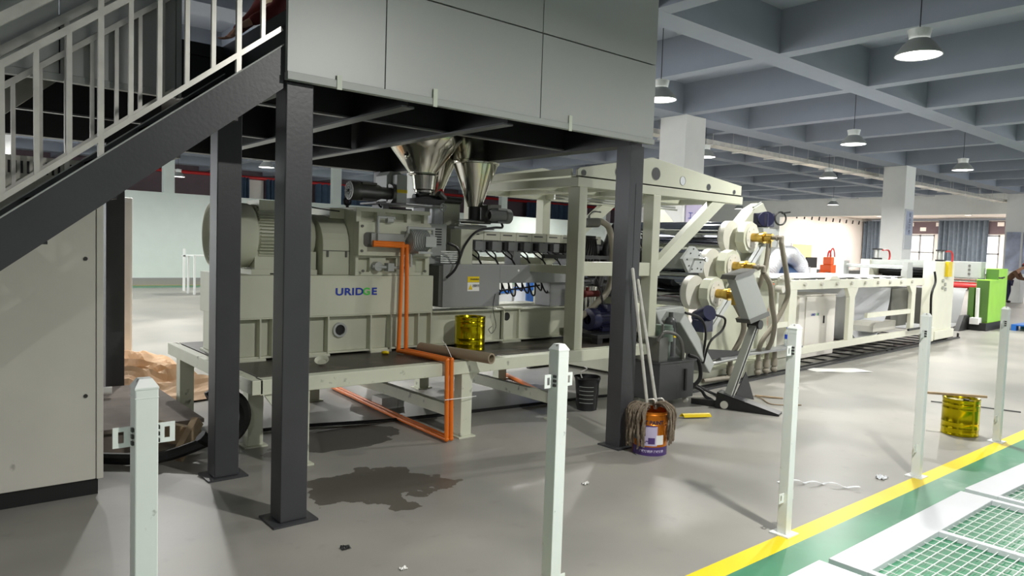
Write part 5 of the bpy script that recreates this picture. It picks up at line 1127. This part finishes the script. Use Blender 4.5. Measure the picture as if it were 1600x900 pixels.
b = MB(); b.ring((18.12, 9.08, 1.62), (0, 1, 0), .08, .02, 20, 6, a0=0, a1=math.pi); b.ring((18.12, 9.0, 1.62), (0, 1, 0), .12, .015, 20, 6, a0=0, a1=math.pi); b.xform(lambda v: (v[0], v[1], 1.62+abs(v[2]-1.62)*1.8)); b.build('looped_hose', 'red', T)
b = MB(); b.cyl((18.55, 8.85, 1.3), (18.55, 9.0, 1.3), .1, n=16); b.cyl((17.83, 8.9, 1.15), (17.83, 9.0, 1.15), .09, n=16); b.build('dark_wheel', 'darkmetal', T)
b = MB(); b.box(18.7, 9.0, .001, 21.5, 9.7, 1.28); tag(b.build('dark_machine', 'castgrey'), 'long low dark machine behind the conveyor right of the orange one', 'machine')
b = MB(); b.box(13.2, 8.1, .001, 14.2, 8.6, 1.02); tag(b.build('orange_cabinet', 'robot'), 'bright orange low cabinet seen under the conveyor top rail', 'cabinet')
T = thing('plastic_pallet', 'blue plastic pallet on the floor beside the green winder', 'pallet', (20.9, 5.2, 0))
b = MB(); b.box(20.3, 4.85, .12, 21.9, 5.6, .15)
for y in (4.85, 5.18, 5.5):
    for x in (20.3, 21.0, 21.7): b.box(x, y, 0, x+.2, y+.1, .12)
b.build('deck', 'blue', T)
b = MB(); b.box(15.5, 8.2, .001, 16.9, 8.8, .14); tag(b.build('plastic_pallet', 'blue'), 'dark blue pallet seen low behind the conveyor frame', 'pallet')
# debris on the floor
b = MB(); pts = [(4.68, 2.62), (4.80, 2.52), (4.84, 2.46), (4.93, 2.40), (4.96, 2.30), (5.02, 2.2)]
b.sheet(lambda u, v: (pts[min(int(u*5), 4)][0]*(1-(u*5-min(int(u*5), 4)))+pts[min(int(u*5), 4)+1][0]*(u*5-min(int(u*5), 4))+.012*v, pts[min(int(u*5), 4)][1]*(1-(u*5-min(int(u*5), 4)))+pts[min(int(u*5), 4)+1][1]*(u*5-min(int(u*5), 4))+.018*v, .006+.02*abs(math.sin(u*11))), 30, 2, .002)
tag(b.build('plastic_strip', 'sheet'), 'twisted pale plastic strap lying on the floor near the yellow line', 'strap')
def scrap(x, y, s, mat, label, seed):
    random.seed(seed); b = MB()
    b.sheet(lambda u, v: (x+s*(u-.5)+.2*s*noise.noise(Vector((u*3, v*3, seed))), y+s*.7*(v-.5), .004+.5*s*abs(noise.noise(Vector((u*4, v*4, seed+2))))), 8, 6, .002, smooth=False)
    tag(b.build('floor_scrap', mat), label, 'scrap')
scrap(5.44, 2.24, .09, 'sheet', 'small crumpled silver scrap on the floor near the third fence post', 1)
scrap(1.84, 2.98, .035, 'paper', 'tiny white scrap at the bottom of the picture on the grey floor', 2)
scrap(1.72, 3.36, .05, 'darkmetal', 'tiny dark curled scrap on the floor right of the near dark post', 3)
scrap(3.52, 3.38, .05, 'paper', 'small pale scrap on the floor right of the tall white post', 4)
b = MB(); b.sheet(lambda u, v: (9.7+.75*u+.1*v, 4.95-.45*u+.3*v, .004+.004*math.sin(u*9)), 10, 3, .002); tag(b.build('paper_sheet', 'paper'), 'flat pale sheet lying on the floor before the conveyor rail', 'sheet')
b = MB(); b.tube([(8.9, 3.18, .008), (9.05, 2.8, .008), (9.16, 2.38, .008)], .007, 6); tag(b.build('thin_rod', 'darkmetal'), 'thin dark rod on the floor behind the yellow floor drum', 'rod')
b = MB(); b.tube([(7.2, 4.75, .006), (7.3, 4.4, .012), (7.1, 4.1, .006), (7.35, 3.9, .006)], .006, 6); b.tube([(7.3, 4.42, .02), (7.5, 4.2, .006)], .012, 6); tag(b.build('wire_scrap', 'wood'), 'pale bent strip of scrap on the floor right of the operator panel foot', 'scrap')

# ------------------------------------------------------------------ people
def skin(name, pts, edges, mat, parent, root=0, sub=2):
    me = bpy.data.meshes.new(name); o0 = ORG[parent]
    me.from_pydata([(p[0]-o0.x, p[1]-o0.y, p[2]-o0.z) for p in pts], edges, []); ob = bpy.data.objects.new(name, me); C.objects.link(ob); ob.parent = parent; ORG[ob] = o0
    md = ob.modifiers.new('skin', 'SKIN'); md.use_smooth_shade = True
    sv = me.skin_vertices[0].data if len(me.skin_vertices) else None
    if sv is None:
        bm = bmesh.new(); bm.from_mesh(me); bm.verts.layers.skin.verify(); bm.to_mesh(me); bm.free(); sv = me.skin_vertices[0].data
    for i, p in enumerate(pts):
        q = p[3]; sv[i].radius = q if isinstance(q, tuple) else (q, q); sv[i].use_root = (i == root)
    s = ob.modifiers.new('sub', 'SUBSURF'); s.levels = sub; s.render_levels = sub
    me.materials.append(M[mat] if isinstance(mat, str) else mat); return ob
def chain(pts): return pts, [(i, i+1) for i in range(len(pts)-1)]
def fingers(pts, edges, wi, wrist, d, side, s=1.0):
    """palm and five fingers from vertex wi; d = pointing direction, side = across the palm"""
    d = Vector(d).normalized(); side = Vector(side).normalized(); w = Vector(wrist); down = d.cross(side).normalized()
    pm = w+d*.05*s; pts.append((pm.x, pm.y, pm.z, (.028*s, .014*s))); pi = len(pts)-1; edges.append((wi, pi))
    for k2, (o, l) in enumerate(((-.03, .07), (-.01, .08), (.01, .076), (.03, .06))):
        a = w+d*.092*s+side*o*s; c = a+d*l*.5*s+down*.012*s; e = a+d*l*s+down*.035*s
        n0 = len(pts); pts += [(a.x, a.y, a.z, .0095*s), (c.x, c.y, c.z, .0088*s), (e.x, e.y, e.z, .007*s)]; edges += [(pi, n0), (n0, n0+1), (n0+1, n0+2)]
    a = w+d*.035*s+side*.035*s; c = w+d*.065*s+side*.058*s; n0 = len(pts); pts += [(a.x, a.y, a.z, .011*s), (c.x, c.y, c.z, .009*s)]; edges += [(pi, n0), (n0, n0+1)]
def person(name, label, base, J, cols, cap=None, hair=(30, 26, 24), group=None, stripes=None):
    """J: joint name -> offset from base"""
    t = thing(name, label, 'person', base); B = Vector(base); P = {k2: B+Vector(v) for k2, v in J.items()}
    names = ['pelvis', 'waist', 'chest', 'neck', 'head0', 'head1', 'shL', 'elL', 'wrL', 'shR', 'elR', 'wrR', 'hipL', 'knL', 'anL', 'toeL', 'hipR', 'knR', 'anR', 'toeR']
    rad = dict(pelvis=(.15, .11), waist=(.13, .10), chest=(.155, .11), neck=.055, head0=.075, head1=.085, shL=.062, elL=.043, wrL=.028, shR=.062, elR=.043, wrR=.028, hipL=.088, knL=.058, anL=.04, toeL=.035, hipR=.088, knR=.058, anR=.04, toeR=.035)
    pts = [tuple(P[n])+(rad[n],) for n in names]; ix = {n: i for i, n in enumerate(names)}
    E_ = [(ix[a], ix[b_]) for a, b_ in (('pelvis', 'waist'), ('waist', 'chest'), ('chest', 'neck'), ('neck', 'head0'), ('head0', 'head1'), ('chest', 'shL'), ('shL', 'elL'), ('elL', 'wrL'), ('chest', 'shR'), ('shR', 'elR'), ('elR', 'wrR'), ('pelvis', 'hipL'), ('hipL', 'knL'), ('knL', 'anL'), ('anL', 'toeL'), ('pelvis', 'hipR'), ('hipR', 'knR'), ('knR', 'anR'), ('anR', 'toeR'))]
    face = Vector(J['face']).normalized()
    for s in 'LR':
        d = (P['wr'+s]-P['el'+s]).normalized(); sd = d.cross(Vector((0, 0, 1))); sd = sd if sd.length > .1 else Vector((1, 0, 0)); fingers(pts, E_, ix['wr'+s], P['wr'+s], d, sd*(1 if s == 'L' else -1))
    skin('body', pts, E_, 'skin', t)
    def sub(nm, ns, k2, mat, edges):
        q = []
        for n in ns:
            rr_ = rad[n]; rr_ = tuple(v*k2+.008 for v in rr_) if isinstance(rr_, tuple) else rr_*k2+.008; q.append(tuple(P[n])+(rr_,))
        return skin(nm, q, [(ns.index(a), ns.index(b_)) for a, b_ in edges], mat, t)
    sub('trousers', ['pelvis', 'hipL', 'knL', 'anL', 'hipR', 'knR', 'anR'], 1.12, cols[1], (('pelvis', 'hipL'), ('hipL', 'knL'), ('knL', 'anL'), ('pelvis', 'hipR'), ('hipR', 'knR'), ('knR', 'anR')))
    sub('jacket', ['waist', 'pelvis', 'chest', 'shL', 'elL', 'wrL', 'shR', 'elR', 'wrR'], 1.15, cols[0], (('waist', 'pelvis'), ('waist', 'chest'), ('chest', 'shL'), ('shL', 'elL'), ('elL', 'wrL'), ('chest', 'shR'), ('shR', 'elR'), ('elR', 'wrR')))
    for s in 'LR':
        b = MB(); b.sphere(tuple((P['an'+s]+P['toe'+s])/2-Vector((0, 0, .0))), .1, sz=.5, sx=.9, sy=.9); b.build('shoe', 'black', t)
    hc = (P['head0']+P['head1'])/2; up = (P['head1']-P['head0']).normalized(); sd = face.cross(up).normalized()
    b = MB(); hp = hc+up*.035-face*.012; b.sphere(tuple(hp), .104, n=18, m=12); b.v = [v for v in b.v]; b.xform(lambda v: tuple(Vector(v) if (Vector(v)-hp).dot(face)*.8-(Vector(v)-hp).dot(up) < .055 else hp+(Vector(v)-hp)*.8)); hr = b.build('hair', paint('dark hair', hair, .7), t)
    if cap:
        b = MB(); cc = hc+up*.05; b.lathe([(.112, 0), (.11, .04), (.085, .08), (.045, .1), (0, .105)], tuple(cc), tuple(up), n=20); b.beam(tuple(cc+face*.08), tuple(cc+face*.2-up*.02), .13, .012, up=tuple(up)); b.build('cap', cap, t)
    b = MB()
    for q in (-1, 1): b.sphere(tuple(hc+sd*q*.03+face*.088+up*.015), .011)
    b.build('eyes', 'black', t)
    b = MB(); b.sphere(tuple(hc+face*.098-up*.012), .016, sz=1.3)
    for q in (-1, 1): b.sphere(tuple(hc+sd*q*.088), .022, sx=.6)
    b.build('nose_and_ears', 'skin', t)
    b = MB(); b.beam(tuple(hc+face*.09-up*.048-sd*.022), tuple(hc+face*.09-up*.048+sd*.022), .008, .008); b.build('mouth', 'maroon', t)
    return t
# man bending forward beside the far column (leans towards -y)
person('person', 'person in red cap, brown jacket and dark trousers bending forward by the far column', (34.0, 9.62, 0),
       dict(pelvis=(0, 0, .9), waist=(0, -.08, 1.05), chest=(0, -.28, 1.26), neck=(0, -.42, 1.4), head0=(0, -.52, 1.45), head1=(0, -.58, 1.55), face=(-.1, -1, -.5),
            shL=(.19, -.3, 1.28), elL=(.24, -.42, 1.03), wrL=(.16, -.64, .98), shR=(-.19, -.3, 1.28), elR=(-.24, -.42, 1.03), wrR=(-.14, -.64, .98),
            hipL=(.1, 0, .85), knL=(.12, -.05, .48), anL=(.13, .03, .09), toeL=(.13, -.12, .04), hipR=(-.1, 0, .85), knR=(-.14, -.02, .48), anR=(-.15, .12, .09), toeR=(-.15, -.03, .04)), ('brownjacket', 'jeans'), cap='red')
b = MB(); b.box(33.6, 8.1, 0, 34.3, 8.75, .92); tag(b.build('work_bench', 'plate'), 'pale workbench edge in front of the bending man at the picture edge', 'workbench')
# kneeling worker on the platform
def stripe_mat():
    m = bpy.data.materials.new('beige and maroon knit'); m.use_nodes = True; nt = m.node_tree; bs = nt.nodes['Principled BSDF']; bs.inputs['Roughness'].default_value = .85
    tc = nt.nodes.new('ShaderNodeTexCoord'); w = nt.nodes.new('ShaderNodeTexWave'); w.bands_direction = 'Z'; w.inputs['Scale'].default_value = 6.5; r_ = nt.nodes.new('ShaderNodeValToRGB'); r_.color_ramp.interpolation = 'CONSTANT'
    r_.color_ramp.elements[0].color = lin((104, 44, 34))+(1,); r_.color_ramp.elements[1].position = .3; r_.color_ramp.elements[1].color = lin((222, 196, 158))+(1,)
    nt.links.new(tc.outputs['Object'], w.inputs['Vector']); nt.links.new(w.outputs['Fac'], r_.inputs['Fac']); nt.links.new(r_.outputs['Color'], bs.inputs['Base Color']); return m
pp = person('person', 'person kneeling on the platform in a maroon sleeve and striped knit, behind the railing', (2.3, 5.7, 2.84),
       dict(pelvis=(.12, .05, .42), waist=(.06, .02, .55), chest=(-.04, -.02, .78), neck=(-.1, -.04, .93), head0=(-.15, -.05, 1.01), head1=(-.18, -.05, 1.11), face=(-1, -.2, -.4),
            shL=(-.06, -.2, .76), elL=(-.16, -.24, .50), wrL=(-.36, -.2, .37), shR=(-.04, .16, .76), elR=(-.18, .2, .54), wrR=(-.36, .1, .36),
            hipL=(.1, -.09, .36), knL=(-.2, -.12, .10), anL=(.22, -.14, .07), toeL=(.34, -.14, .04), hipR=(.1, .12, .36), knR=(-.2, .14, .10), anR=(.22, .16, .07), toeR=(.34, .16, .04)), ('maroon', 'jeans'))
sm = stripe_mat(); o0 = ORG[pp]
b = MB(); b.lathe([(.15, 0), (.18, .1), (.185, .22), (.15, .34)], (2.36, 5.69, 3.27), (-.25, -.1, 1), n=24); b.build('striped_knit', sm, pp)
